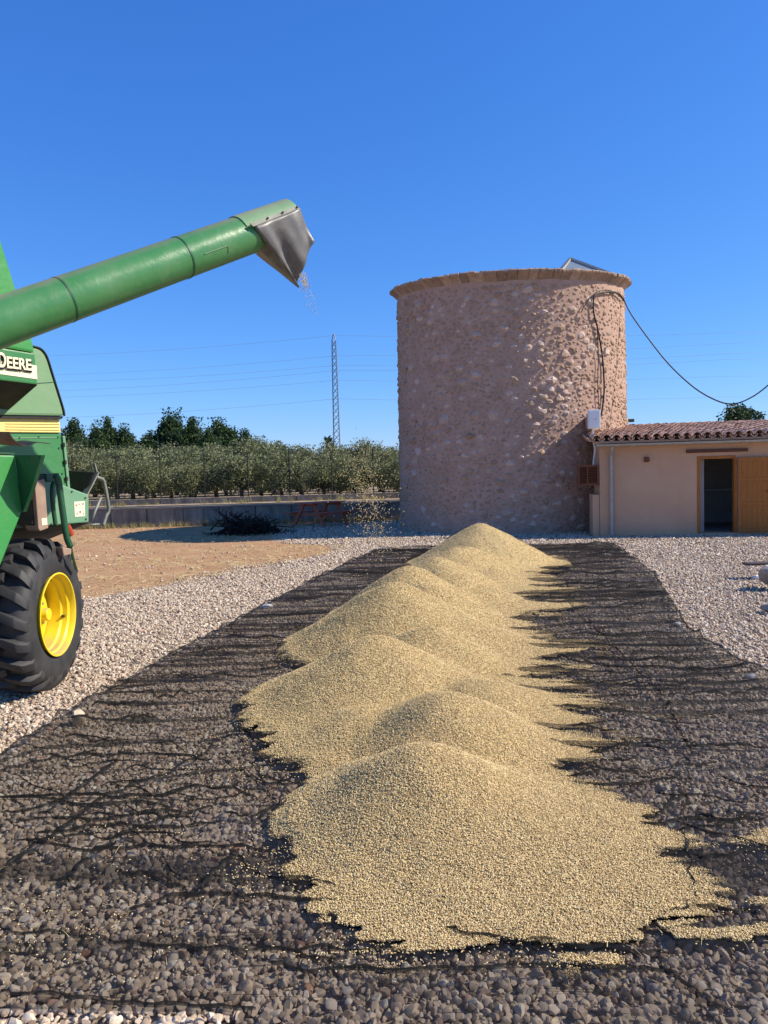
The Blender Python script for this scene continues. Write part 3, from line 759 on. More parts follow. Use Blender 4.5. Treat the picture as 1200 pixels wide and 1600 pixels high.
b = B(); b.tube([(pp.x+.12, pp.y, -.1), (pp.x+.12, pp.y, pp.z+.6)], [.12, .09], 10); b.build('post', 'plank', pol, smooth=True)

# ------------------------------------------------------------------ retaining wall, terrace kerb
rw = thing('retaining_wall', 'long dark stained concrete block retaining wall with pale cap', 'wall', (-6, WY, 0))
x = -16.0; k = 0
blk = [B().box(-.60, .60, -.115, .115, 0, TZ-.10).build('block', 'concrete') for _ in range(1)]
bme = blk[0].data; bpy.data.objects.remove(blk[0])
cme = B().box(-.61, .61, -.15, .15, 0, .06)
tmp = cme.build('capstone', 'cap'); capme = tmp.data; bpy.data.objects.remove(tmp)
while x < 9:
    link('block', bme, rw, Matrix.Translation((x, WY+random.uniform(-.008, .008), -.02)) @ Matrix.Rotation(random.uniform(-.006, .006), 4, 'Z'))
    link('capstone', capme, rw, Matrix.Translation((x, WY+random.uniform(-.01, .01), TZ-.115+random.uniform(-.008, .008))) @ Matrix.Rotation(random.uniform(-.01, .01), 4, 'X'))
    x += 1.225
uw = thing('upper_kerb', 'low dark concrete kerb behind the retaining wall under the fence', 'kerb', (-6, WY+1.6, TZ))
x = -16.0
while x < 9:
    link('block', bme, uw, Matrix.Translation((x, WY+1.6, TZ-.45)) @ Matrix.Rotation(random.uniform(-.006, .006), 4, 'Z')); x += 1.225
# ------------------------------------------------------------------ fence
FY = WY+1.95
fn = thing('wire_fence', 'tall wire fence with thin dark posts in front of the olive trees', 'fence', (-5, FY, TZ))
fxs = [38, 112, 181, 249, 318, 386, 451, 517, 582, 648]
tops = []
for fx in fxs:
    p = atY(fx, 707-(fx-318)*.026, FY); tops.append(p)
    b = B(); b.tube([(p.x, FY, TZ-.05), (p.x, FY, p.z)], .024, 8); b.build('post', 'post', fn, smooth=True)
pz = sum(t.z for t in tops)/len(tops)
for zz in (TZ+.15, TZ+.6, TZ+1.1, TZ+1.5, pz-.05):
    b = B(); b.tube([(tops[0].x, FY, zz), (tops[-1].x, FY, zz)], .0035, 4); b.build('wire', 'post', fn)
bw = B(); xx = tops[0].x; st_ = .16; hgt = pz-.05-TZ-.1
while xx < tops[-1].x:
    bw.bar((xx, FY+.004, TZ+.1), (min(xx+hgt, tops[-1].x), FY+.004, TZ+.1+min(hgt, tops[-1].x-xx)), .003, .003); bw.bar((xx, FY-.004, TZ+.1+hgt), (min(xx+hgt, tops[-1].x), FY-.004, TZ+.1+hgt-min(hgt, tops[-1].x-xx)), .003, .003); xx += st_
o = bw.build('wire_mesh', 'post', fn, shell=False); o['kind'] = 'stuff'
pb_ = tops[6]
for (ex, ey, dy) in ((489, 779, -.02), (418, 782, .02)):
    q_ = atY(ex, ey, FY); b = B(); b.tube([(pb_.x, FY+dy, atY(451, 733, FY).z), (q_.x, FY+dy, TZ-.02)], .02, 8); b.build('brace', 'post', fn, smooth=True)

# ------------------------------------------------------------------ trees
def leaves_mesh(name, mat, n, rx, rz, zc, nclump, lsz, seed, skirt=0.0, asp=.4, cl=.28, vert=0.0, taper=0.0):
    r = np.random.default_rng(seed)
    d = r.normal(size=(nclump, 3)); d /= np.linalg.norm(d, axis=1)[:, None]
    rad = r.uniform(.35, 1.0, nclump)**.6*np.clip(1+.14*r.normal(size=nclump), .7, 1.15)
    cc = d*rad[:, None]*np.array([rx, rx, rz])+np.array([0, 0, zc])
    if taper: cc[:, :2] *= (1-taper*np.clip((cc[:, 2]-zc)/rz, -.3, 1.1))[:, None]
    ci = r.integers(0, nclump, n); cs = r.uniform(.6, 1.4, nclump)*cl
    P = cc[ci]+np.clip(r.normal(size=(n, 3)), -1.7, 1.7)*cs[ci][:, None]*np.array([1, 1, .8+vert])
    P[:, 2] = np.maximum(P[:, 2], skirt+.05*r.random(n))
    u = r.normal(size=(n, 3)); u[:, 2] += .3; u /= np.linalg.norm(u, axis=1)[:, None]
    v = np.cross(u, r.normal(size=(n, 3))); v /= np.linalg.norm(v, axis=1)[:, None]
    s = lsz*r.uniform(.6, 1.4, n)[:, None]
    V = np.stack([P-u*s, P+v*s*asp, P+u*s, P-v*s*asp], 1).reshape(-1, 3)
    Fq = np.arange(4*n).reshape(n, 4)
    t = np.clip(.5+.22*r.normal(size=n)+.3*(r.random(nclump)[ci]-.5), 0, 1)
    return npmesh(name, V, Fq, mat, False, np.repeat(t, 4)), cc
def trunk_mesh(seed, h, r0, cc, mat='bark'):
    rs = random.Random(seed); b = B(); fork = Vector((rs.uniform(-.1, .1), rs.uniform(-.1, .1), h*.45))
    b.tube([(0, 0, -.1), (rs.uniform(-.06, .06), rs.uniform(-.06, .06), h*.2), fork], [r0*1.3, r0, r0*.8], 8)
    for k in range(9):
        e = Vector(cc[rs.randrange(len(cc))]); m = (fork+e)/2+Vector((rs.uniform(-.12, .12), rs.uniform(-.12, .12), .05)); b.tube([fork, m, e], [r0*.5, r0*.3, r0*.1], 6)
    return mesh('trunk', b.v, b.f, mat, True)
OL = []
for k in range(5):
    lm, cc = leaves_mesh('crown', 'olive', 8500, 1.15, .85, 1.22, 60, .055, 300+k, .22, .45, .2)
    OL.append((trunk_mesh(k, 1.3, .085, cc), lm))
def put_tree(name, loc, tr, cr, sc, rz, label, cat, group):
    root = thing(name, label, cat, loc, group, rz); m = Matrix.Translation(Vector(loc)) @ Matrix.Rotation(rz, 4, 'Z') @ Matrix.Diagonal((*sc, 1))
    link('trunk', tr, root, m); link('crown', cr, root, m); return root
def ordn(k): return ['first', 'second', 'third', 'fourth', 'fifth', 'sixth', 'seventh', 'eighth', 'ninth', 'tenth', 'eleventh', 'twelfth'][k]
ol_lab = 'grey-green bushy olive tree in the rows behind the wire fence'
for (row, Y, pxs, topy) in ((0, 29.6, [40, 100, 165, 232, 300, 372, 436, 500, 560, 618, 680], 716), (1, 32.8, [70, 130, 195, 262, 330, 400, 468, 535, 592, 650], 706), (2, 36.5, [60, 115, 172, 235, 295, 350, 410, 470, 530, 590, 640], 700), (3, 41, [90, 150, 210, 275, 340, 405, 460, 515, 570, 625, 680], 699)):
    for k, px in enumerate(pxs):
        top = atY(px, topy-(px-318)*.016+random.uniform(-13, 9), Y); hgt = top.z-TZ; tr, cr = random.choice(OL)
        sc = hgt/2.15; put_tree('olive_tree', (top.x+random.uniform(-.2, .2), Y+random.uniform(-.4, .4), TZ-.03), tr, cr, (sc*random.uniform(.78, 1.12), sc*random.uniform(.85, 1.05), sc), random.uniform(0, 6.28), (ordn(len(pxs)-1-k)+' olive tree from the stone tower in the front row behind the fence') if row == 0 else ['', 'olive tree of the second row, seen between front-row crowns', 'olive tree of the third row behind the fence', 'olive tree of the rearmost row, only its top showing'][row], 'olive tree', 'olive trees behind the fence')
DK = []
dl = ['dark evergreen tree mostly hidden behind the harvester', 'dark tree directly right of the harvester yellow band', 'slim pointed dark tree second from the harvester', 'slim pointed dark tree third from the harvester', 'slim dark tree fourth from the harvester', 'low dark tree in the dip of the dark treeline', 'tallest dark tree, left peak of the high treeline', 'dark tree right beside the tallest one', 'broad dark tree near the right end of the dark treeline', 'rightmost and lowest dark tree where the treeline ends', 'short dark tree in front of the treeline near the harvester', 'short dark tree in front of the broad right treeline']
for k in range(4):
    lm, cc = leaves_mesh('crown', 'dark_leaf', 22000, 1.75, 1.95, 2.45, 95, .078, 400+k, .2, .6, .24, .3, .72)
    DK.append((trunk_mesh(20+k, 2.2, .16, cc), lm))
for k, (px, topy, Y, wdt) in enumerate([(60, 674, 50, 1), (112, 660, 52, .9), (150, 668, 50, .7), (168, 660, 53, .65), (196, 668, 51, .75), (232, 682, 51, .8), (266, 651, 52, 1.0), (300, 660, 50, .9), (345, 658, 53, 1.0), (383, 675, 51, .85), (125, 690, 48, .8), (325, 676, 48, .9)]):
    top = atY(px, topy, Y); hgt = top.z-TZ; tr, cr = DK[k % 4]; s = hgt/4.55
    put_tree('evergreen_tree', (top.x, Y, TZ-.03), tr, cr, (s*wdt*1.05, s*wdt, s), random.uniform(0, 6.28), dl[k], 'tree', 'dark trees behind the olive grove')
# lone tree behind the outbuilding
lm, cc = leaves_mesh('crown', 'dark_leaf', 3600, .95, .85, 4.0, 26, .085, 470, .3, .55, .24)
top = atY(1160, 628, 42); put_tree('evergreen_tree', (top.x, 42, -.05), trunk_mesh(60, 6.5, .12, cc), lm, (1, 1, top.z/5.1), 0, 'single dark tree crown showing above the tiled roof', 'tree', None)
# distant palm
pc = atY(512, 694, 85)
palm = thing('palm_tree', 'distant palm top rising behind the olives left of the pylon', 'palm', (pc.x, 85, TZ-.05))
b = B(); b.tube([(pc.x, 85, TZ-.05), (pc.x+.1, 85, pc.z/2), (pc.x, 85, pc.z)], [.28, .22, .2], 8); b.build('trunk', 'bark', palm, smooth=True)
b = B()
for k in range(46):
    a = random.uniform(0, 6.28); el = random.uniform(-.5, 1.4); L = random.uniform(1.1, 1.5); dv = Vector((math.cos(a)*math.cos(el), math.sin(a)*math.cos(el), math.sin(el)))
    p0 = Vector((pc.x, 85, pc.z)); p1 = p0+dv*L*.55; p2 = p0+dv*L+Vector((0, 0, -.35)); sd_ = dv.cross(Vector((0, 0, 1))).normalized()
    b.add([p0, p1-sd_*.16, p1+sd_*.16, p2], [(0, 1, 2), (1, 3, 2)])
b.build('crown', 'palm', palm, shell=False)

# ------------------------------------------------------------------ pylon and power lines
PY = 150.0; pt = atY(521, 522, PY); pbp = atY(526.5, 700, PY); hh = pt.z
pyl = thing('lattice_pylon', 'slender grey lattice power pylon rising behind the olive grove', 'pylon', (pbp.x, PY, 0))
def half(z):
    return np.interp(z, [0, pbp.z, hh*.8, hh*.955, hh], [.68, .58, .42, .36, .05])
cx_ = pbp.x
zsn = np.concatenate([np.linspace(0, hh*.955, 22), [hh]])
for sx, sy in ((-1, -1), (1, -1), (1, 1), (-1, 1)):
    b = B(); b.tube([(cx_+sx*half(z), PY+sy*half(z), z) for z in zsn], .075, 4); b.build('mast_leg', 'galv', pyl)
for i in range(len(zsn)-2):
    z0, z1 = zsn[i], zsn[i+1]
    for (ax, ay, bx, by) in ((-1, -1, 1, -1), (1, -1, 1, 1), (1, 1, -1, 1), (-1, 1, -1, -1)):
        b = B(); h0, h1 = half(z0), half(z1)
        b.bar((cx_+ax*h0, PY+ay*h0, z0), (cx_+bx*h1, PY+by*h1, z1), .06, .06); b.bar((cx_+bx*h0, PY+by*h0, z0), (cx_+ax*h1, PY+ay*h1, z1), .06, .06)
        if ay == -1 and by == -1: b.build('cross_brace', 'galv', pyl)
        else: b.build('cross_brace', 'galv', pyl)
lines = [(524, 556, 520), (556, 586, 537), (571, 597, 553), (579, 611, 562), (594, 621, 588), (623, 653, 620)]
for k, (yp, yl, yr) in enumerate(lines):
    Pp = atY(523+k*.5, yp, PY-.3); Pl = atY(80, yl, PY+18); Pr = atY(1130, yr, PY+10)
    P = []
    for t in np.linspace(0, 1, 9): P.append(Pl.lerp(Pp, t)+Vector((0, 0, -1.0*4*t*(1-t)*.5)))
    ext = Pl+(Pl-Pp)*.4; P = [ext]+P
    for t in np.linspace(0, 1, 9)[1:]: P.append(Pp.lerp(Pr, t)+Vector((0, 0, -1.2*4*t*(1-t)*.5)))
    P.append(Pr+(Pr-Pp)*.3)
    b = B(); b.tube(P, .02, 4)
    nm = ['topmost', 'second', 'third', 'fourth', 'fifth', 'lowest'][k]
    single(b.build('power_line', 'wire', smooth='all'), nm+' of the six thin power lines crossing the sky at the pylon', 'power line', 'power lines across the sky')

# ------------------------------------------------------------------ picnic table
tp = G(508, 815); tx, ty = tp.x, 24.6
pt_ = thing('picnic_table', 'red-stained wooden picnic table in front of the retaining wall', 'picnic table', (tx, ty, 0), None, R(52))
TMx = Matrix.Translation((tx, ty, 0)) @ Matrix.Rotation(R(52), 4, 'Z'); TL = 1.6
for k in range(5):
    b = B(); b.box(-TL/2, TL/2, -.36+k*.146, -.36+k*.146+.138, .71, .75); b.build('table_plank', 'red_wood', pt_, frame=TMx, bevel=.006)
for s in (-1, 1):
    for k in range(2):
        y0 = s*.68+(-.14 if k == 0 else .004); b = B(); b.box(-TL/2-.05, TL/2+.05, y0, y0+.135, .42, .455); b.build('bench_plank', 'red_wood', pt_, frame=TMx, bevel=.006)
for xx in (-.55, .55):
    for s in (-1, 1):
        b = B(); b.bar((xx, s*.66, 0), (xx, s*.22, .70), .11, .05, (1, 0, 0)); b.build('leg', 'red_wood', pt_, frame=TMx)
    b = B(); b.box(xx+.027, xx+.072, -.80, .80, .335, .415); b.build('cross_beam', 'red_wood', pt_, frame=TMx)
    b = B(); b.box(xx+.027, xx+.072, -.35, .35, .63, .705); b.build('cross_beam', 'red_wood', pt_, frame=TMx)

# ------------------------------------------------------------------ brush pile
bp = G(388, 834)
br = thing('brush_pile', 'heap of dark dead cut branches lying at the tower shadow', 'brush pile', (bp.x, bp.y, 0))
for k in range(60):
    a = random.uniform(0, 6.28); L = random.uniform(.35, .95); r0 = random.random()**.6
    o_ = Vector((bp.x+random.gauss(0, .38), bp.y+random.gauss(0, .3), random.uniform(.02, .30)))
    el = random.uniform(-.05, .75)*(1 if k % 3 else .3); d_ = Vector((math.cos(a)*math.cos(el), math.sin(a)*math.cos(el)*.7, math.sin(el)))
    m_ = o_+d_*L*.5+Vector((0, random.uniform(-.08, .08), random.uniform(0, .1))); e_ = o_+d_*L
    if e_.z > .72: e_.z = .72
    b = B(); b.tube([o_, m_, e_], [.028, .02, .008], 5)
    for t_ in range(3):
        s_ = m_.lerp(e_, random.random()); b.tube([s_, s_+Vector((random.uniform(-.2, .2), random.uniform(-.15, .15), random.uniform(.0, .16)))], [.009, .004], 4)
    b.build('branch', 'brush', br, shell=False)
r = np.random.default_rng(5); n = 2600
P = np.stack([r.normal(0, .42, n), r.normal(0, .30, n), np.abs(r.normal(0, .20, n))], -1); hmax = .62*np.exp(-(P[:, 0]/.55)**2); P[:, 2] = np.minimum(P[:, 2], np.maximum(hmax, .04))
u = r.normal(size=(n, 3)); u /= np.linalg.norm(u, axis=1)[:, None]; v = np.cross(u, r.normal(size=(n, 3))); v /= np.linalg.norm(v, axis=1)[:, None]
V = np.stack([P-u*.05, P+v*.02, P+u*.05, P-v*.02], 1).reshape(-1, 3)
o = link('dead_leaves', npmesh('dead_leaves', V, np.arange(4*n).reshape(n, 4), 'brush'), br, Matrix.Translation((bp.x, bp.y, 0))); o['kind'] = 'stuff'

# ------------------------------------------------------------------ combine harvester
cn = Vector((math.cos(R(30)), -math.sin(R(30)), 0)); cd = Vector((math.sin(R(30)), math.cos(R(30)), 0)); CO = Vector((-2.65, 6.2, 0))
def cp(px, py, v=0.0): return onplane(px, py, CO+cn*v, cn)
def cpoly(pts, v): return [cp(x, y, v) for x, y in pts]
hv_ = thing('combine_harvester', 'green combine harvester with yellow wheel and raised unloading auger at left edge', 'harvester', (CO.x-1.2, CO.y-1.2, 0))
def panel(name, pts, v, depth, mat, bevel=.012, parent=hv_):
    b = B(); b.prism(cpoly(pts, v), cn*(-depth)); return b.build(name, mat, parent, bevel=bevel)
def ucoord(u, v, z): return CO+cd*u+cn*v+Vector((0, 0, z))
# rear body
panel('rear_body', [(-40, 672), (95, 676), (105, 764), (106, 790), (-40, 800)], -.33, 1.5, 'green', .015)
st_p = panel('rear_edge_strip', [(98, 681), (102, 681), (110, 763), (106, 763)], -.32, .06, 'green_pale', .004)
yb = panel('yellow_band', [(-30, 652), (93, 655), (95, 676), (-30, 675)], -.315, 1.49, 'band', .006)
for k in range(4):
    y0 = 658+k*4.6; b = B(); b.bar(cp(9, y0-1, -.31), cp(93.6, y0, -.31), .004, .003); b.build('rib', 'band', yb)
hood = panel('rear_hood', [(-40, 648), (100.5, 650), (99.5, 641), (92, 616), (82, 584), (75.5, 563), (71, 553), (65, 546), (58, 542.5), (50, 541), (-40, 540)], -.27, 1.6, 'green_faded', .02)
b = B(); b.tube(smoothpts(cpoly([(50, 541), (58, 542.5), (65, 546), (71, 553), (75.5, 563), (82, 584), (92, 616), (99.5, 641), (100.5, 650)], -.268), 3), .009, 6); b.build('seal', 'black', hood, smooth='all')
panel('seal', [(-30, 648.5), (99, 650.5), (96, 655), (-30, 653)], -.285, 1.5, 'black', 0, hood)
# rear lower box with label plate
box_ = panel('tail_box', [(-20, 752), (71, 750), (86, 753), (139, 773), (139, 816), (20, 826), (-20, 829)], -.25, 1.25, 'green_pale', .012)
stk = panel('sticker', [(116, 784), (132.5, 783), (133, 806.5), (117, 807.5)], -.2465, .003, 'ivory', 0, box_)
for (x0, y0, x1, y1) in ((118, 788, 121, 791), (122.5, 787, 126, 788.5), (128.5, 786, 131, 789), (119, 793.2, 131, 793.6), (124, 798, 127, 802), (119.5, 801, 121.5, 804), (129.5, 801.5, 131.5, 804)):
    panel('mark', [(x0, y0), (x1, y0), (x1, y1), (x0, y1)], -.2455, .0008, 'tan', 0, box_)
B1 = [cp(-20, 829, -.262), cp(139, 817, -.262)]
low = [B1[0]-cn*.5+Vector((0, 0, -.24)), B1[1]-cn*.42-cd*.16+Vector((0, 0, -.16))]
b = B(); b.prism([B1[0], B1[1], low[1], low[0]], -cn*.45); b.build('under_tray', 'dark_metal', hv_)  # dark material paints in the shade of the inward-sloping lower panel
# tail chute, its support loop
cb = cp(140, 775, -.3); b = B(); b.prism([onplane(x_, y_, cb, cd) for x_, y_ in ((100, 735), (131, 737), (150, 738), (131, 775), (100, 764))], -cd*.02); b.build('straw_chute', 'dark_metal', hv_)  # shade of the chute interior put into the dark colour
b = B(); b.bar(cp(147, 724, -.3), cp(150.5, 738, -.3), .012, .03, cn); b.bar(cp(150.5, 738, -.3), cp(132, 774, -.3), .012, .075, cn); b.build('chute_arm', 'grey_metal', hv_)
b = B(); b.tube(smoothpts(cpoly([(151, 746), (158, 748), (163, 755), (170, 795), (166, 806), (161, 822)], -.32), 4), .016, 8); b.tube(cpoly([(158, 777), (148, 800), (143, 814)], -.32), .013, 8); b.tube(cpoly([(141, 820), (155, 819)], -.32), .01, 6); b.build('guard_loop', 'grey_metal', hv_, smooth='all')
# grain tank and lettered panel
TV = .10
tank = panel('grain_tank', [(-190, 80), (-60, 185), (0, 371), (52, 537), (54.5, 551.5), (-190, 508)], TV, 2.2, 'green_bright', .02)
lp = panel('letter_panel', [(-190, 512), (54.5, 552.2), (59, 601), (-190, 572)], TV+.004, 2.2, 'green', .012)
panel('stripe', [(-190, 541), (48, 569.5), (57, 571), (58.3, 592.5), (-190, 558)], TV+.0075, .003, 'ivory', 0, lp)
a_ = cp(59, 601, TV); a2 = cp(-190, 572, TV)
b = B(); b.prism([a_, a2, a2-cn*.48+Vector((0, 0, -.22)), a_-cn*.48+Vector((0, 0, -.22))], -cn*.3); b.build('tank_hopper', 'dark_metal', hv_)  # shade of the tank underside put into the dark colour
# lettering
def lettering(txt, size, org, ex, off, mat, z=0, thick=.004):
    cu = bpy.data.curves.new('lettering', 'FONT'); cu.body = txt; cu.size = size; cu.extrude = thick; cu.offset = size*.022
    to = bpy.data.objects.new('tmp', cu); COL.objects.link(to); dg = bpy.context.evaluated_depsgraph_get()
    me = bpy.data.meshes.new_from_object(to.evaluated_get(dg)); bpy.data.objects.remove(to); me.materials.append(M[mat])
    return me
eL = cp(8, 575.5, TV); eR = cp(46, 580, TV); wid = (eR-eL).length
exv = (eR-eL).normalized(); exv = Vector((exv.x, exv.y, 0)).normalized()
def place_text(txt, target_w, org, height, mat, offv, nm):
    me = lettering(txt, 1.0, None, None, 0, mat)
    xs = [v.co.x for v in me.vertices]; ys = [v.co.y for v in me.vertices]; x0, x1, y0, y1 = min(xs), max(xs), min(ys), max(ys)
    for v in me.vertices: v.co = Vector(((v.co.x-x0)/(x1-x0)*target_w, (v.co.y-y0)/(y1-y0)*height, v.co.z))
    m = Matrix((exv, Vector((0, 0, 1)), cn)).transposed().to_4x4(); m.translation = org+cn*offv
    return link(nm, me, lp, m)
hE = (cp(20, 559, TV)-cp(20, 577, TV)).length
sh = Vector((0, 0, -.012))+exv*.012
for (txt, w_, org, h_) in (('EERE', wid, eL, hE), ('D', wid*.30, eL-exv*(wid*.335), hE*1.28), ('JOHN', wid*1.1, eL-exv*(wid*1.55), hE)):
    place_text(txt, w_, org+sh, h_, 'black', .0075+.006, 'letter_shadow'); place_text(txt, w_, org, h_, 'ivory', .0075+.016, 'lettering')
# inner body, void's shade put into its colour; front part out of frame left
b = B(); b.prism([ucoord(-3.2, -.6, .75), ucoord(.15, -.6, 1.35), ucoord(.15, -.6, 2.3), ucoord(-3.2, -.6, 2.6)], -cn*1.3); b.build('body_core', 'dark_metal', hv_)
# hinged side shield standing out
sp = [(-150, 706), (23, 711.5), (29, 755), (35, 798), (0, 885), (-18, 925), (-150, 925)]
shd = panel('side_shield', sp, .30, .05, 'green_bright', .012)
bl = cp(28, 750, .30); fp = [cp(23, 711.5, .30), cp(29, 755, .30), cp(35, 799, .30)]; fo = [onplane(x_, y_, bl, cd) for x_, y_ in ((65, 711), (52, 755), (36, 800))]
b = B(); b.prism([fp[0], fp[1], fp[2], fo[2], fo[1], fo[0]], cd*.03); b.build('shield_shade_strip', 'green_dark', shd)  # shield's shaded part, put into a bent strip and darker green
b = B(); pa = cpoly([(-150, 704), (23, 710), (56, 704.5), (-150, 695)], .30); b.prism([pa[0], pa[1], pa[1]-cn*.30, pa[0]-cn*.30], (0, 0, .012)); b.build('shield_top', 'green_dark', shd)
# rusty curved sheet
prof = smoothpts(cpoly([(15, 676), (19, 684), (27, 692), (38, 697), (47, 696.5), (56, 692.5), (64, 692), (79, 694)], .12), 4)
V = []; Fc = []
for i, p_ in enumerate(prof):
    wv = .34-.16*i/len(prof); V += [p_, p_-cn*wv+Vector((0, 0, .02)), p_+Vector((0, 0, .006)), p_-cn*wv+Vector((0, 0, .026))]
for i in range(len(prof)-1):
    k = 4*i; Fc += [(k, k+4, k+5, k+1), (k+2, k+3, k+7, k+6), (k, k+2, k+6, k+4), (k+1, k+5, k+7, k+3)]
b = B(); b.add(V, Fc); b.build('bent_sheet', 'rust', hv_, smooth=True)
# tan vertical post box
tb = panel('tan_casing', [(54, 752), (70, 748), (73, 790), (76, 825), (63, 830), (60, 826)], -.02, .16, 'tan', .008)
panel('sticker', [(65, 810), (73, 809), (74, 819.5), (66, 821)], -.018, .002, 'ivory', 0, tb)
b = B(); b.tube([cp(56, 748, -.05), cp(66, 746, -.05)], .03, 10); b.build('pivot', 'dark_metal', tb, smooth=True)
panel('casing_side', [(52, 760), (56, 752), (62, 826), (50, 818)], -.06, .2, 'dark_metal', 0)
# lever and bent tube
b = B(); b.tube(smoothpts(cpoly([(86, 744), (89, 746), (92, 755), (98, 800), (104, 838), (110, 854)], .0), 4), [.026]*20+[.03], 8); b.build('lever', 'green_dark', hv_, smooth='all')
b = B(); b.tube(smoothpts(cpoly([(85, 752), (82, 760), (81.5, 775), (84, 800), (87, 822)], -.12), 4), .018, 8); b.build('bent_tube', 'green_dark', hv_, smooth='all')
panel('lever_bracket', [(72, 740), (93, 739), (91, 745), (84, 753), (73, 751)], -.10, .12, 'green_dark', .004)
b = B(); b.prism(cpoly([(97, 855), (112, 857), (112, 866), (100, 869)], .02), -cn*.12); b.build('foot_pad', 'tan', hv_, bevel=.01)
b = B(); b.tube([cp(104, 822, -.06), cp(111, 836, -.06)], .032, 10); b.build('reflector', 'red', hv_, smooth=True)
b = B(); b.tube([cp(110, 852, 0), cp(114, 872, -.04), cp(119, 890, -.12)], .012, 6); b.build('stay', 'green_dark', hv_)
for (x_, y_) in ((62, 757), (112, 768), (133, 778), (134, 811), (100, 817), (80, 819)):
    q_ = cp(x_, y_, -.25); b = B(); b.tube([q_-cn*.004, q_+cn*.008], .008, 6); b.build('bolt', 'dark_metal', box_)
for (x_, y_) in ((30, 684), (60, 682.5), (90, 683), (97, 740), (92, 700)):
    q_ = cp(x_, y_, -.33); b = B(); b.tube([q_-cn*.004, q_+cn*.007], .008, 6); b.build('bolt', 'green_dark', hv_)
for y_ in (695, 722, 748):
    b = B(); b.tube([cp(99.5+(y_-695)*.09, y_-3, -.315), cp(100+(y_-695)*.09, y_+3, -.315)], .012, 8); b.build('hinge', 'dark_metal', st_p)
b = B(); b.bar(cp(20, 684.5, -.328), cp(92, 683.5, -.328), .004, .008); b.build('panel_lip', 'green_faded', hv_)
b = B(); b.bar(cp(40, 600, -.268), cp(86, 597, -.268), .003, .005); b.build('panel_seam', 'green_dark', hood)
eb = Ab_el = None
# wheel: steered
WA = R(0.5); wn = Vector((math.cos(WA), -math.sin(WA), 0)); wc = CO+Vector((-.02, 0, .605)); RW = .568; TWd = .40
def wheel(center, wn, R_, wd, rimr):
    root = link('wheel', None, hv_, Matrix.Translation(center))
    b = B(); h = wd/2
    # h=0 outer face plane is +h along wn, tyre goes inward
    prof = [(rimr, -.02), (rimr+.05, .0), (R_*.80, .012), (R_*.93, -.012), (R_*.985, -.05), (R_, -.10), (R_*1.005, -h), (R_, -wd+.10), (R_*.985, -wd+.05), (R_*.93, -wd+.012), (R_*.8, -wd-.012), (rimr+.05, -wd), (rimr, -wd+.02)]
    b.lathe(prof, center, wn, 72, True); b.build('tyre', 'tyre', root, smooth=True)
    b = B(); pr = [(rimr+.014, .004), (rimr+.016, .014), (rimr+.004, .016), (rimr-.004, .004), (rimr-.008, -.03), (rimr-.022, -.045), (rimr-.024, -.085), (rimr-.036, -.10), (rimr-.040, -wd+.10), (rimr-.02, -wd+.05), (rimr, -wd+.01)]
    b.lathe(pr, center, wn, 64); b.build('rim', 'yellow', root, smooth=True)
    b = B(); b.lathe([(.001, -.165), (.135, -.165), (.150, -.172), (rimr*.62, -.176), (rimr*.74, -.19), (rimr-.050, -.20), (rimr-.044, -.235)], center, wn, 48); b.build('disc', 'yellow', root, smooth=True)
    b = B(); b.lathe([(.001, -.065), (.045, -.065), (.05, -.07), (.052, -.12), (.072, -.125), (.075, -.165)], center, wn, 20); b.build('hub', 'yellow', root, smooth=True)
    for k in range(4):
        a = 2*math.pi*(k+.35)/4; uu = wn.orthogonal().normalized(); vv = wn.cross(uu); c = center+(uu*math.cos(a)+vv*math.sin(a))*(rimr-.045)-wn*.075; b = B(); b.lathe([(.001, .006), (.012, .006), (.014, -.03)], c, -(uu*math.cos(a)+vv*math.sin(a)), 8); b.build('rim_bolt', 'dark_metal', root)
    u = wn.orthogonal().normalized(); v = wn.cross(u)
    for k in range(8):
        a = 2*math.pi*k/8; c = center+(u*math.cos(a)+v*math.sin(a))*.11; b = B(); b.lathe([(.001, -.145), (.013, -.145), (.014, -.185)], c, wn, 6); b.build('wheel_nut', 'tan', root)
    # lugs: curved chevron bars wrapping the shoulder
    def lug(side):
        b = B(); n = 7; V = []
        for i in range(n):
            t = i/(n-1)
            if t < .30: ax = .0+.05*(t/.3); rad = R_*(.885+.10*t/.3)
            else: ax = .05+(wd/2+.02-.05)*(t-.3)/.7; rad = R_*(.985+.018*min(1, (t-.3)/.25))
            if side: ax = wd-ax
            ang = (.20*t**.85)*(1 if True else 1); hw = .030+.006*(1-t); hgt = .05*(1 if t > .12 else .75)
            for (da, dh) in ((-hw*1.25, -.012), (-hw, hgt), (hw, hgt), (hw*1.25, -.012)):
                th = ang+da/R_; V.append((-ax, (rad+dh)*math.sin(th), (rad+dh)*math.cos(th)))
        Fc = [(0, 1, 2, 3), tuple(4*(n-1)+k for k in (3, 2, 1, 0))]
        for i in range(n-1):
            for k in range(4): Fc.append((4*i+k, 4*i+(k+1) % 4, 4*i+4+(k+1) % 4, 4*i+4+k))
        b.add(V, Fc); t_ = b.build('t', 'tyre', None, bevel=.006, smooth=True); me = t_.data; off = t_.matrix_basis.translation.copy(); me.transform(Matrix.Translation(off)); me.name = 'tread_lug'; bpy.data.objects.remove(t_); W.pop(t_, None); return me
    fw_ = Vector((0, 0, 1)).cross(wn).normalized(); base = Matrix((wn, fw_, Vector((0, 0, 1)))).transposed().to_4x4(); base.translation = center
    nl = 20
    for s in (0, 1):
        lm = lug(s)
        for k in range(nl): link('tread_lug', lm, root, base @ Matrix.Rotation(2*math.pi*(k+.5*s)/nl, 4, 'X'))
    return root
W_keys = None
wheel(wc, wn, RW, TWd, .322)
b = B(); b.tube([wc-wn*.25, wc-wn*1.6], .08, 10); b.build('axle', 'green_dark', hv_)
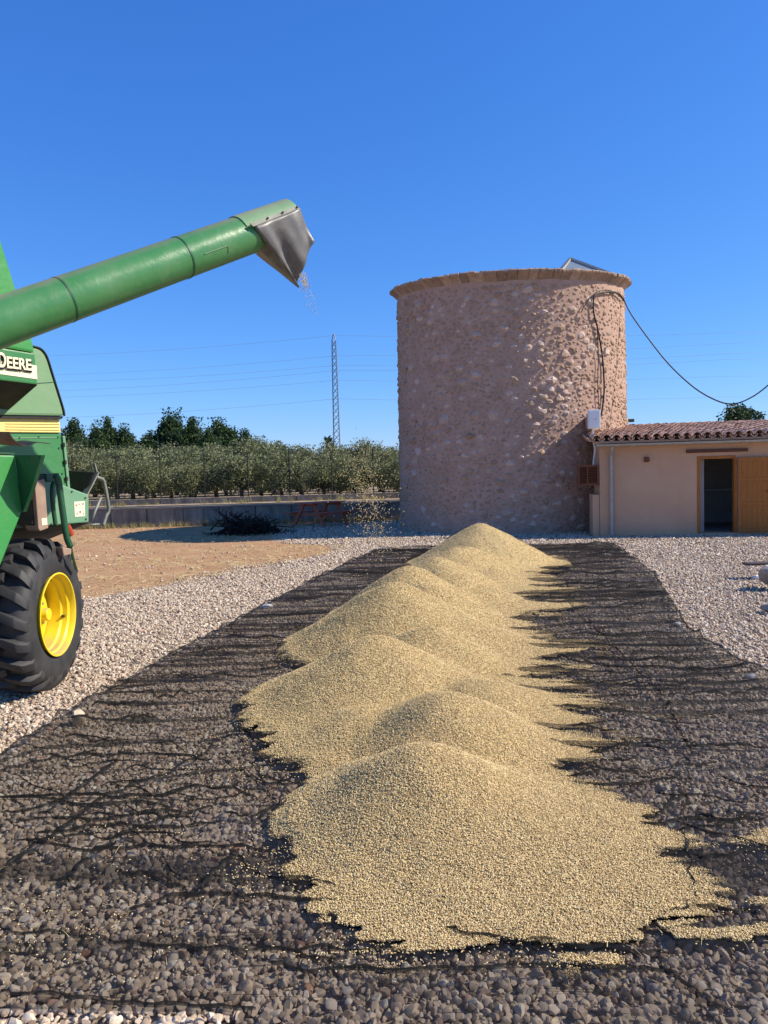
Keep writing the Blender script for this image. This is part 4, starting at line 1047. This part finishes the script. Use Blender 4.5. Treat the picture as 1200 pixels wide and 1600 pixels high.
# unloading auger
A0 = atY(0, 504, 4.75); A1 = atY(300, 397, 5.65); ad = (A1-A0).normalized(); AR = .147
side_ = Vector((ad.y, -ad.x, 0)).normalized(); upn = side_.cross(ad).normalized()
if upn.z < 0: upn = -upn
tEnd = (A1-A0).length*1.40
Ab = A0-ad*1.1
def onaxis(px, py):   # parameter along the axis nearest to a pixel ray
    d = ray(px, py).normalized(); w0 = A0-C0; bb = ad.dot(d); return (bb*d.dot(w0)-ad.dot(w0))/(1-bb*bb)
tE = onaxis(413, 361)
b = B(); b.tube([Ab-ad*.02, Ab-ad*.14-upn*.05, Ab-ad*.20-upn*.22, Ab-ad*.22-upn*.9-side_*.25], [AR*1.08, AR*1.12, AR*1.1, AR*1.05], 24); b.build('auger_elbow', 'green', hv_, smooth=True)
aug = link('unloading_auger', None, hv_, Matrix.Translation(A0-ad*1.2))
b = B(); b.tube([Ab, A0, A0+ad*(tE*.5), A0+ad*tE], AR, 40); b.build('tube', 'green', aug, smooth=True)
for (px, py, dr_) in ((100, 470, .004), (283, 403, .006)):
    t_ = onaxis(px, py); b = B(); b.lathe([(AR-.002, -.006), (AR+dr_*.6, -.006), (AR+dr_*.6, .006), (AR-.002, .006)], A0+ad*t_, ad, 40, True); b.build('joint_ring', 'green_dark', aug, smooth=True)
# scuffed access plate outline
for k in range(1):
    t0_, t1_ = onaxis(303, 402), onaxis(338, 388)
    b = B(); ang0, ang1 = -.1, -.55
    def tp_(t, a, r=AR+.003): return A0+ad*t+(side_*math.cos(a)+upn*math.sin(a))*r
    for (p_, q_) in (((t0_, -.22), (t1_, -.22)), ((t1_, -.22), (t1_, -.55))):
        b.bar(tp_(*p_), tp_(*q_), .004, .004)
    b.build('plate_edge', 'green_faded', aug)
# spout hood: top plate over the open end
Apx = lambda x, y, off: onplane(x, y, A0+side_*off, side_)
so_ = AR+.01
top_poly = [Apx(388, 347.5, so_), Apx(467, 319, so_), Apx(461, 314.5, so_), Apx(440, 314, so_), Apx(380, 337, so_)]
b = B()
q0 = A0+ad*(tE-.25); q1 = A0+ad*(onaxis(449, 333))
for i, (a_s, a_e) in enumerate([(R(18), R(162))]):
    seg = 12; V = []
    for p_ in (q0, q1):
        for k in range(seg+1):
            a = a_s+(a_e-a_s)*k/seg; rad = side_*math.cos(a)+upn*math.sin(a); V += [p_+rad*(AR+.002), p_+rad*(AR+.008)]
    n2 = 2*(seg+1); Fc = []
    for k in range(seg):
        Fc += [(2*k, 2*k+2, n2+2*k+2, n2+2*k), (2*k+1, n2+2*k+1, n2+2*k+3, 2*k+3)]
    for k in range(seg): Fc += [(2*k, 2*k+1, 2*k+3, 2*k+2), (n2+2*k, n2+2*k+2, n2+2*k+3, n2+2*k+1)]
    Fc += [(0, n2, n2+1, 1), (2*seg, 2*seg+1, n2+2*seg+1, n2+2*seg)]
    b.add(V, Fc)
hd_ = b.build('spout_hood', 'green_faded', aug, smooth=True)
b = B(); b.lathe([(0.001, 0), (AR+.008, 0)], q1, ad, 32); b.build('end_plate', 'green', hd_)
# flange strip with bolts along the flap
s_off = AR+.03
f0, f1 = Apx(391, 349, s_off), Apx(466, 321, s_off); f2, f3 = Apx(467, 326, s_off), Apx(396, 354, s_off)
b = B(); b.prism([f0, f1, f2, f3], -side_*.012); fl = b.build('flange', 'grey_metal', aug)
for (x, y) in ((418, 341), (441.5, 332), (464, 323.5)):
    p_ = Apx(x, y, s_off); b = B(); b.tube([p_-side_*.005, p_+side_*.01], .008, 6); b.build('bolt', 'dark_metal', fl)
# rubber flap: side sheet + near end sheet, rippled, with thickness
def sheet(name, top, bot, ripple, seed, parent, thick=.012, nu=18, nv=16, sagf=None):
    V = []; 
    for j in range(nv+1):
        for i in range(nu+1):
            s = i/nu; t = j/nv; p_ = top(s).lerp(bot(s), t); p_ = p_+ripple(s, t); V.append(p_)
    Fc = []
    for j in range(nv):
        for i in range(nu): k = j*(nu+1)+i; Fc.append((k, k+1, k+nu+2, k+nu+1))
    me = mesh(name, V, Fc, 'chute', True); o = link(name, me, parent); md = o.modifiers.new('thickness', 'SOLIDIFY'); md.thickness = thick; md.offset = 0
    return o
def poly_at(P):
    def f(s):
        x = s*(len(P)-1); i = min(int(x), len(P)-2); return P[i].lerp(P[i+1], x-i)
    return f
topA = poly_at([Apx(398, 353.5, s_off-.004), Apx(420, 345, s_off-.004), Apx(445, 335, s_off-.004), Apx(468, 325, s_off-.004)])
botA = poly_at([Apx(467, 449, .04), Apx(466.5, 440, .06), Apx(470, 425, .10), Apx(477, 408, .14), Apx(484, 391, .16), Apx(491, 378, .17)])
ripA = lambda s, t: side_*(.040*math.sin(10*s+3*t)*t*(1-.4*t)*(1-s*.4)+.030*math.sin(19*s-2+2*t)*t*(1-t)) 
sheet('rubber_flap', topA, botA, ripA, 1, aug)
topB = poly_at([Apx(398, 353.5, s_off-.004), Apx(408, 366, s_off-.06), Apx(404, 385, .06), Apx(399, 396, -.10), Apx(402, 392, -.17)])
botB = poly_at([Apx(467, 449, .04), Apx(466.5, 449, .02), Apx(466, 448.5, -.02), Apx(465, 448, -.08), Apx(463, 440, -.12)])
ripB = lambda s, t: side_*(.012*math.sin(8*t+4*s)*t*(1-t))
sheet('rubber_flap', topB, botB, ripB, 2, aug)
topC = poly_at([A0+ad*(onaxis(413, 361))-side_*.145, q1-side_*.145]); botC = poly_at([Apx(463, 440, -.10), Apx(485, 385, -.11)])
sheet('rubber_flap', topC, botC, lambda s, t: -side_*(.02*math.sin(7*s)*t*(1-t)), 3, aug)

# ------------------------------------------------------------------ shade nets
def make_net(ys, nx, xl, xr, zoff, seed, label, frayed=True):
    n = len(ys); s = np.linspace(0, 1, nx); Y = np.repeat(ys[:, None], nx, 1); X = xl(ys)[:, None]*(1-s)+xr(ys)[:, None]*s
    X = X + (.03*(vn(Y*3, s[None, :]*0+seed, 70)-.5))*np.where((s == 0) | (s == 1), 1, 0)
    Z = np.maximum(net_h(X, Y, seed)+zoff, .004)
    ed = np.minimum(s, 1-s)[None, :]; Z = Z*np.clip(.35+ed*12, 0, 1)
    idx = np.arange(n*nx).reshape(n, nx); q = np.stack([idx[:-1, :-1], idx[:-1, 1:], idx[1:, 1:], idx[1:, :-1]], -1).reshape(-1, 4)
    me = npmesh('shade_net', np.stack([X, Y, Z], -1).reshape(-1, 3), q, 'net', True)
    return single(link('shade_net', me), label, 'net', 'black shade nets on the gravel')
def near_edge(x): return np.interp(x, [-2.5, -1.2, -.6, -.2, .3, 1.0, 1.35, 3], [3.25, 3.12, 3.05, 3.0, 2.90, 2.86, 2.92, 3.0])
ys = [2.85]
while ys[-1] < 16.25: ys.append(ys[-1]+.0135+max(0, ys[-1]-7)*.0004)
ys = np.array(ys)
nx = 110; s = np.linspace(0, 1, nx)
xl = lambda y: np.interp(y, *EDGE_L); xr = lambda y: np.interp(y, *EDGE_R)
net1 = make_net(ys, nx, xl, xr, 0.0, 0, 'large wrinkled black shade net carrying the grain heap')
# bend the near rows to the hem line
co = np.empty(len(net1.data.vertices)*3, np.float32); net1.data.vertices.foreach_get('co', co); co = co.reshape(-1, 3)
ne = near_edge(co[:, 0]); co[:, 1] = np.where(co[:, 1] < 4.2, ne+(co[:, 1]-2.85)*(4.2-ne)/(4.2-2.85), co[:, 1]); co[:, 2] = np.maximum(net_h(co[:, 0], co[:, 1], 0), .004)*np.where(co[:, 1]-ne < .02, .6, 1)
net1.data.vertices.foreach_set('co', co.ravel()); net1.data.update()
ys2 = np.arange(2.66, 3.32, .0135)
net2 = make_net(ys2, 90, lambda y: y*0-2.3, lambda y: y*0+2.8, -.012, 3, 'lower black shade net showing in front of the heap under the big net')
ys3 = np.arange(1.6, 2.70, .0135)
net3 = make_net(ys3, 90, lambda y: np.interp(y, [1.6, 2.33, 2.39, 2.7], [-.2, -.5, -1.6, -2.2]), lambda y: y*0+2.6, -.006, 5, 'nearest black shade net over the gravel in the foreground')
# folds and hems
def foldline(P, net, w=.03, h=.022, sd=0):
    V = []; Fc = []; n = len(P); rs = random.Random(sd)
    for i in range(n):
        p_ = P[i]; t = (P[min(i+1, n-1)]-P[max(i-1, 0)]).normalized(); sv = Vector((-t.y, t.x, 0)).normalized()
        k = math.sin(math.pi*min(1, max(.0, i/(n-1))))**.5; ww = w*(.35+.65*k)*rs.uniform(.6, 1.35); hh_ = h*(.4+.6*k)*rs.uniform(.6, 1.3)
        z = float(net_h(p_.x, p_.y, sd_net[net.name])); zz = max(z+.003, .02)
        V += [(p_.x-sv.x*ww, p_.y-sv.y*ww, zz-.004), (p_.x, p_.y, zz+hh_), (p_.x+sv.x*ww*.6, p_.y+sv.y*ww*.6, zz-.004)]
    for i in range(n-1):
        k = 3*i; Fc += [(k, k+1, k+4, k+3), (k+1, k+2, k+5, k+4)]
    b = B(); b.add(V, Fc); return b.build('fold', 'fold', net, smooth='all', shell=False)
sd_net = {net1.name: 0, net2.name: 3, net3.name: 5}
def pxfold(pts_, net, w=.03, h=.022, n=7):
    P = [G(x, y) for x, y in pts_]; P = smoothpts(P, n)
    P = [p_+Vector((.012*math.sin(i*1.9), .010*math.sin(i*1.3+1), 0)) for i, p_ in enumerate(P)]
    foldline(P, net, w, h, len(P))
FP = [[(0, 1378), (70, 1330), (150, 1270), (230, 1235), (330, 1185), (360, 1165)], [(0, 1285), (90, 1270), (150, 1225), (200, 1180)], [(110, 1385), (160, 1340), (240, 1300), (330, 1275)],
      [(0, 1225), (60, 1205), (130, 1195), (240, 1190), (330, 1200)], [(200, 1440), (290, 1415), (400, 1418), (520, 1425)], [(310, 1412), (340, 1375), (370, 1350)], [(180, 1380), (250, 1395), (305, 1412)],
      [(0, 1262), (110, 1258), (200, 1262), (320, 1250), (400, 1255)], [(40, 1330), (130, 1345), (220, 1340), (330, 1345), (420, 1350)], [(520, 1425), (620, 1440), (700, 1440), (850, 1434), (1000, 1444), (1060, 1440), (1085, 1420)],
      [(1085, 1420), (1078, 1370), (1070, 1300), (1074, 1230), (1078, 1185), (1060, 1150), (1040, 1110), (1000, 1060), (950, 1010), (905, 970), (890, 930), (885, 890), (880, 860)],
      [(1078, 1180), (1120, 1175), (1200, 1178)], [(1090, 1280), (1130, 1300), (1200, 1300)], [(1085, 1360), (1130, 1362), (1200, 1345)], [(1080, 1430), (1140, 1440), (1200, 1460)],
      [(590, 858), (640, 862), (700, 858)], [(830, 858), (900, 856), (962, 855)], [(800, 940), (870, 934), (960, 928), (1040, 934)], [(870, 1040), (960, 1050), (1060, 1052), (1160, 1056)], [(830, 1050), (900, 1056), (980, 1060)],
      [(825, 1075), (900, 1078), (990, 1080)], [(830, 1102), (920, 1100), (1000, 1098)], [(820, 1126), (900, 1122), (960, 1128), (1040, 1120)], [(845, 1146), (900, 1150), (960, 1158)], [(890, 1195), (940, 1190), (1000, 1182), (1040, 1188)], [(890, 1232), (960, 1225), (1010, 1232)],
      [(915, 1242), (990, 1240), (1060, 1232)], [(960, 1295), (1020, 1290), (1045, 1270), (1070, 1262)], [(945, 1362), (1010, 1366), (1060, 1352)], [(500, 985), (520, 1010), (560, 990)], [(420, 1080), (450, 1095), (500, 1075)],
      [(330, 1165), (380, 1150), (400, 1170), (440, 1190)], [(400, 1225), (430, 1232), (465, 1236)], [(395, 1290), (440, 1270), (462, 1262)], [(475, 1366), (515, 1362), (550, 1362)]]
for f_ in FP: pxfold(f_, net1, .007, .013)
HEM2 = [[(0, 1474), (110, 1478), (200, 1492), (300, 1500), (400, 1502), (520, 1500), (640, 1505)], [(380, 1490), (470, 1508), (560, 1530), (650, 1535)], [(700, 1475), (800, 1490), (930, 1500), (1040, 1510)]]
for f_ in HEM2: pxfold(f_, net2, .007, .010)
HEM3 = [[(0, 1574), (100, 1582), (200, 1590), (290, 1596), (400, 1604)], [(420, 1538), (600, 1545), (780, 1536), (900, 1530), (1040, 1540)], [(1020, 1520), (1080, 1570), (1120, 1600)]]
for f_ in HEM3: pxfold(f_, net3, .007, .009)
for ED in (EDGE_L, EDGE_R):
    yy_ = np.arange(3.1, 16.1, .12); foldline([Vector((float(np.interp(y_, *ED)), float(y_), 0)) for y_ in yy_], net1, .018, .012, 5)
rs = random.Random(17)
for k in range(150):
    Y = 2.95+3.6*rs.random(); x0 = max(float(np.interp(Y, *EDGE_L))+.1, -.56*Y); x1 = min(float(np.interp(Y, *EDGE_R))-.1, .56*Y)
    x = rs.uniform(x0, x1); L = rs.uniform(.12, .45); a = rs.gauss(0, .35)-.3*(x < 0); n = 9
    P = [Vector((x+L*(i/(n-1)-.5), Y+math.tan(max(-1.2, min(1.2, a)))*L*(i/(n-1)-.5)+.018*math.sin(i*1.1+k), 0)) for i in range(n)]
    if max(float(core(np.array(p_.x), np.array(p_.y))) for p_ in P) > -.03: continue
    if any(p_.x < float(np.interp(p_.y, *EDGE_L))+.04 or p_.x > float(np.interp(p_.y, *EDGE_R))-.04 for p_ in P): continue
    foldline(P, net1, .0035, .006, k)
rs = random.Random(91)
for k in range(110):
    Y = 3.1+13*rs.random()**1.25; x0 = float(np.interp(Y, *EDGE_L))+.15; x1 = float(np.interp(Y, *EDGE_R))-.15
    x = rs.uniform(x0, x1); L = rs.uniform(.25, .9)*(1+.06*Y); a = rs.gauss(0, .16)-.15*(x < .0); n = 12
    if float(core(np.array(x), np.array(Y))) > -.06: continue
    P = []; yy = Y
    for i in range(n): P.append(Vector((x+L*(i/(n-1)-.5), Y+math.tan(a)*L*(i/(n-1)-.5)+.03*math.sin(i*.9+k)+.02*math.sin(i*.37*k), 0)))
    if max(float(core(np.array(p_.x), np.array(p_.y))) for p_ in P) > .0: continue
    if any(p_.x < float(np.interp(p_.y, *EDGE_L))+.06 or p_.x > float(np.interp(p_.y, *EDGE_R))-.06 for p_ in P): continue
    foldline(P, net1, .006+.0014*Y, .008+.0012*Y, k)

# ------------------------------------------------------------------ grain heap
yl = [2.4]
while yl[-1] < 14.9: yl.append(yl[-1]+.012+max(0, yl[-1]-4)*.0028)
yl = np.array(yl); nxg = 250; s = np.linspace(0, 1, nxg)
xa = np.interp(yl, [2.4, 4, 5.5, 7, 9, 12, 15], [-.8, -.9, -1.35, -1.25, -.9, -.3, .2]); xb = np.interp(yl, [2.4, 5, 7, 9, 12, 15], [2.35, 2.3, 2.2, 2.5, 3.0, 3.4])
Y = np.repeat(yl[:, None], nxg, 1); X = xa[:, None]*(1-s)+xb[:, None]*s
Zg = grain_h(X, Y); Zn = np.maximum(net_h(X, Y, 0), net_h(X, Y, 3)-.012)
vis = Zg > Zn-.006
idx = np.arange(X.size).reshape(X.shape)
fm = vis[:-1, :-1] | vis[:-1, 1:] | vis[1:, 1:] | vis[1:, :-1]
q = np.stack([idx[:-1, :-1], idx[:-1, 1:], idx[1:, 1:], idx[1:, :-1]], -1)[fm]
used = np.unique(q); rm = np.full(X.size, -1); rm[used] = np.arange(len(used))
GV = np.stack([X, Y, Zg], -1).reshape(-1, 3)[used]; GQ = rm[q]
heap = single(link('grain_heap', npmesh('grain_heap', GV, GQ, 'grain', True)), 'long ridge of golden grain heaped in cones along the black net', 'grain heap')
# loose kernels over the heap
def kernel():
    bm = bmesh.new(); bmesh.ops.create_icosphere(bm, subdivisions=1, radius=1)
    for v in bm.verts: v.co = Vector((v.co.x*.0052*(1-.0*abs(v.co.x)), v.co.y*.0019, v.co.z*.0017))
    me = bpy.data.meshes.new('kernel'); bm.to_mesh(me); bm.free(); me.materials.append(M['kernel']); me.polygons.foreach_set('use_smooth', [True]*len(me.polygons)); return me
KM = kernel()
def sample_faces(n, wfun):
    a = GV[GQ[:, 0]]; b_ = GV[GQ[:, 1]]; c_ = GV[GQ[:, 2]]; d_ = GV[GQ[:, 3]]
    ar = np.linalg.norm(np.cross(c_-a, d_-b_), axis=1)*.5; cen = (a+b_+c_+d_)/4; pw = ar*wfun(cen); pw /= pw.sum()
    fi = rng.choice(len(GQ), n, p=pw); u_ = rng.random((n, 1)); v_ = rng.random((n, 1))
    P = (a[fi]*(1-u_)+b_[fi]*u_)*(1-v_)+(d_[fi]*(1-u_)+c_[fi]*u_)*v_
    nn = np.cross(b_[fi]-a[fi], d_[fi]-a[fi]); nn /= np.linalg.norm(nn, axis=1)[:, None]; return P, nn
n = 330000
P, nn = sample_faces(n, lambda c: 1/np.maximum(c[:, 1], 2.5)**2.0)
P[:, 2] += rng.uniform(-.001, .006, n)
rot = np.stack([-np.arcsin(np.clip(nn[:, 1], -1, 1))*0+rng.normal(0, .45, n), rng.normal(0, .45, n)+np.arctan2(nn[:, 0], nn[:, 2])*0, rng.uniform(0, 6.28, n)], -1)
sc = rng.uniform(.8, 1.25, (n, 1))*np.ones((1, 3))*np.clip(P[:, 1:2]/5, 1, 1.6)
scatter('loose_grain', P, rot, sc, np.zeros(n), [KM])
# stray kernels on the net
n = 26000
X_ = rng.uniform(-1.6, 2.9, n*3); Y_ = 2.45+rng.random(n*3)**1.6*8
c_ = core(X_, Y_); pr = np.exp(np.clip(c_, -3, 0)/.13)*(.10+vn(X_*5, Y_*5, 8)**2*2.2); keep = (rng.random(n*3) < pr) & (c_ < .02)
X_, Y_ = X_[keep][:n], Y_[keep][:n]; Z_ = net_h(X_, Y_, 0)+.004; m_ = len(X_)
scatter('stray_grain', np.stack([X_, Y_, Z_], -1), np.stack([rng.normal(0, .3, m_), rng.normal(0, .3, m_), rng.uniform(0, 6.28, m_)], -1), rng.uniform(.8, 1.25, (m_, 1))*np.ones((1, 3)), np.zeros(m_), [KM])
# falling grain
traj = [atY(467, 446, 5.75), atY(473, 432, 5.75), atY(486, 475, 5.9), atY(510, 560, 6.2), atY(540, 650, 6.5), atY(565, 735, 6.8), atY(580, 800, 7.0), atY(592, 870, 7.1)]
tp2 = smoothpts(traj[1:], 10); FPp = []; 
for k in range(2600):
    i = random.random()
    wgt = random.random()
    if k < 210: t = random.uniform(0, .13)**1.15; spd = .016
    elif k < 330: t = random.uniform(.08, .2)**1.0; spd = .03; 
    else: t = random.uniform(.62, .97); spd = .11
    if 210 <= k < 330 and random.random() < t*3: continue
    if k >= 1500: continue
    j = t*(len(tp2)-1); a_ = tp2[int(j)].lerp(tp2[min(int(j)+1, len(tp2)-1)], j-int(j))
    FPp.append(a_+Vector((random.gauss(0, spd), random.gauss(0, spd*1.5), random.gauss(0, spd))))
m_ = len(FPp); scf = np.where(np.arange(m_) < 280, 1.0, 1.25)[:, None]*rng.uniform(.8, 1.3, (m_, 1))*np.ones((1, 3))
scatter('falling_grain', np.array([tuple(p_) for p_ in FPp]), rng.uniform(0, 6.28, (m_, 3)), scf, np.zeros(m_), [KM])

# ------------------------------------------------------------------ gravel, straw, weeds
GVm = []
for k in range(10):
    me = stone_variant(500+k, .72, 2); me.polygons.foreach_set('use_smooth', [True]*len(me.polygons)); me.set_sharp_from_angle(angle=R(32)); me.materials.append(M['gravel']); GVm.append(me)
def in_tower(x, y): return (x-TC.x)**2+(y-TC.y)**2 < (TR+.1)**2
def in_house(x, y):
    q = np.array(HI); lx_ = q[0, 0]*x+q[0, 1]*y+q[0, 3]; ly_ = q[1, 0]*x+q[1, 1]*y+q[1, 3]; return (lx_ > bx0-.05) & (ly_ > -.02)
def gravel_band(y0, y1, dens, smin, smax, half_w):
    A_ = (y1-y0)*(half_w(y0)+half_w(y1)); n = int(A_*dens); y = rng.uniform(y0, y1, n); x = rng.uniform(-1, 1, n)*half_w(y)
    s = smin+(smax-smin)*rng.random(n)**2.2; return x, y, s
hw = lambda y: y*.56+1.4
bands = [(2.0, 4.0, 2600, .009, .026), (4.0, 6.5, 2100, .009, .023), (6.5, 10, 1400, .010, .024), (10, 14, 800, .013, .027), (14, 20, 430, .018, .034), (20, 26, 200, .02, .035)]
XS, YS, SS = [], [], []
for bd in bands:
    x, y, s = gravel_band(*bd, hw); XS.append(x); YS.append(y); SS.append(s)
x = np.concatenate(XS); y = np.concatenate(YS); s = np.concatenate(SS)
sl = soil(x, y)+(1.1*(fbm(x*1.1, y*1.1, 88, 4)-.5)) + rng.normal(0, .16, len(x)); keep = ~in_tower(x, y) & ~in_house(x, y) & (core(x, y) < .03) & ((sl < .45) | (rng.random(len(x)) < .06*(1-sl)+.012))
keep &= ~((y > WY-.15))
netm = (x > np.interp(y, *EDGE_L)+.1) & (x < np.interp(y, *EDGE_R)-.1) & (y < 16)
keep &= ~(netm & (y > 9) & (rng.random(len(x)) < .35))
x, y, s = x[keep], y[keep], s[keep]; n = len(x)
# a few bigger stones
s = np.where(rng.random(n) < .02, s*1.35, s)
rot = np.stack([rng.normal(0, .5, n), rng.normal(0, .5, n), rng.uniform(0, 6.28, n)], -1)
gravel = scatter('gravel', np.stack([x, y, s*.30-.004], -1), rot, s[:, None]*np.ones((1, 3)), rng.integers(0, len(GVm), n), GVm)
# straw on soil and net
def blade(nm, L, wd, bend, mat):
    V = []; n = 4
    for i in range(n+1):
        t = i/n; V += [(L*(t-.5), -wd*(1-t*.6), bend*math.sin(math.pi*t)), (L*(t-.5), wd*(1-t*.6), bend*math.sin(math.pi*t)+wd*.6)]
    return mesh(nm, V, [(2*i, 2*i+2, 2*i+3, 2*i+1) for i in range(n)], mat, True)
SM = [blade('straw', .12, .0022, .012, 'straw'), blade('straw', .18, .002, .02, 'straw'), blade('straw', .08, .003, .006, 'straw')]
n = 16000; x = rng.uniform(-9, 1, n); y = rng.uniform(9.5, 25.8, n); sl = soil(x, y); pa = fbm(x*.45, y*1.1, 90, 3)
keep = (sl > .3) & (rng.random(n) < sstep(.42, .68, pa)) & ~in_tower(x, y); x, y = x[keep], y[keep]; n1 = len(x)
x2 = rng.uniform(-2.2, 2.8, 420); y2 = 2.5+rng.random(420)**1.5*10; z2 = np.maximum(net_h(x2, y2), np.where(core(x2, y2) > -.1, grain_h(x2, y2), 0))+.01
xx = np.concatenate([x, x2]); yy = np.concatenate([y, y2]); zz = np.concatenate([np.full(n1, .008), z2]); n = len(xx)
scatter('dry_straw', np.stack([xx, yy, zz], -1), np.stack([rng.normal(0, .15, n), rng.normal(0, .15, n), rng.uniform(0, 6.28, n)], -1), np.concatenate([np.full(n1, 1.5), np.full(420, .38)])[:, None]*rng.uniform(.6, 1.3, (n, 1))*np.ones((1, 3)), rng.integers(0, 3, n), SM)
# weeds along the wall and on the terrace edge
TM = []
for k in range(3):
    b = B()
    for j in range(26):
        a = random.uniform(0, 6.28); L = random.uniform(.08, .26); ln = random.uniform(.1, .8); p0 = Vector((random.gauss(0, .05), random.gauss(0, .05), 0)); d_ = Vector((math.cos(a)*ln, math.sin(a)*ln, 1)).normalized(); sdv = Vector((-math.sin(a), math.cos(a), 0))*.004
        b.add([p0-sdv, p0+sdv, p0+d_*L], [(0, 1, 2)])
    TM.append(mesh('tuft', b.v, b.f, 'weed'))
n = 300; x = rng.uniform(-12, 1, n); y = np.where(rng.random(n) < .8, WY-.2-np.abs(rng.normal(0, .14, n)), rng.uniform(WY+.35, WY+1.4, n)); z = np.where(y < WY, 0, TZ-.03)
scatter('weeds', np.stack([x, y, z], -1), np.stack([np.zeros(n), np.zeros(n), rng.uniform(0, 6.28, n)], -1), rng.uniform(.5, 1.3, (n, 1))*np.ones((1, 3)), rng.integers(0, 3, n), TM)

# ------------------------------------------------------------------ loose stones
def rock(name, px, py, size, label, mat='rock', seed=0, flat=.8, z=0.0, ext=(1, 1, 1), cat='stone'):
    p_ = G(px, py, z); me = stone_variant(seed, flat, 2); me.name = name; zmin = min(v.co.z for v in me.vertices)
    for v in me.vertices: v.co = Vector((v.co.x*size*ext[0], v.co.y*size*ext[1], (v.co.z-zmin)*size*ext[2]))
    me.materials.append(M[mat]); me.polygons.foreach_set('use_smooth', [True]*len(me.polygons)); me.set_sharp_from_angle(angle=R(28))
    return single(link(name, me, None, Matrix.Translation((p_.x, p_.y, z-.004)) @ Matrix.Rotation(seed*1.3, 4, 'Z')), label, cat)
rock('stone', 123, 1133, .062, 'pale yellowish pointed stone weighing down the left net edge near the wheel', seed=3, flat=1.15)
rock('stone', 416, 951, .07, 'small white stone on the left net edge halfway up', 'white', seed=5, flat=.5)
rock('stone', 398, 956, .05, 'smaller of two pale stones on the left net edge', 'rock', seed=6, flat=.5)
rock('stone', 1060, 979, .055, 'small white stone on the right net edge', 'white', seed=8, flat=.6)
rock('stone', 1172, 1060, .07, 'flat pale stone on the net corner at the right frame edge', 'white', seed=9, flat=.45)
rock('stone', 600, 862, .10, 'grey stone on the far left corner of the net', 'rock_grey', seed=12, flat=.5)
rock('stone', 1040, 933, .09, 'brown stone on the right net edge beside the fold', 'rock', seed=14, flat=.4)
rock('boulder', 1212, 921, .36, 'grey boulder at the right frame edge supporting a dark plank', 'rock_grey', seed=21, flat=.62, ext=(1.0, .8, 1))
p_ = G(1200, 908); 
pk = thing('plank', 'dark plank resting on the grey boulder at the right edge', 'plank', (p_.x+.15, p_.y+.25, .0))
b = B(); b.box(p_.x-.20, p_.x+1.0, p_.y+.18, p_.y+.36, .20, .235); b.build('board', 'plank', pk, bevel=.006)
b = B(); b.box(p_.x+.62, p_.x+.70, p_.y+.2, p_.y+.4, 0, .199); b.build('support', 'plank', pk)
rock('stone', 1206, 958, .16, 'dark low stone in front of the grey boulder at the right edge', 'rock_grey', seed=25, flat=.5)
rock('stone', 1182, 905, .07, 'white stone lying against the grey boulder', 'white', seed=26, flat=.7)
for k, (px, py) in enumerate([(66, 856), (122, 858)]): pass
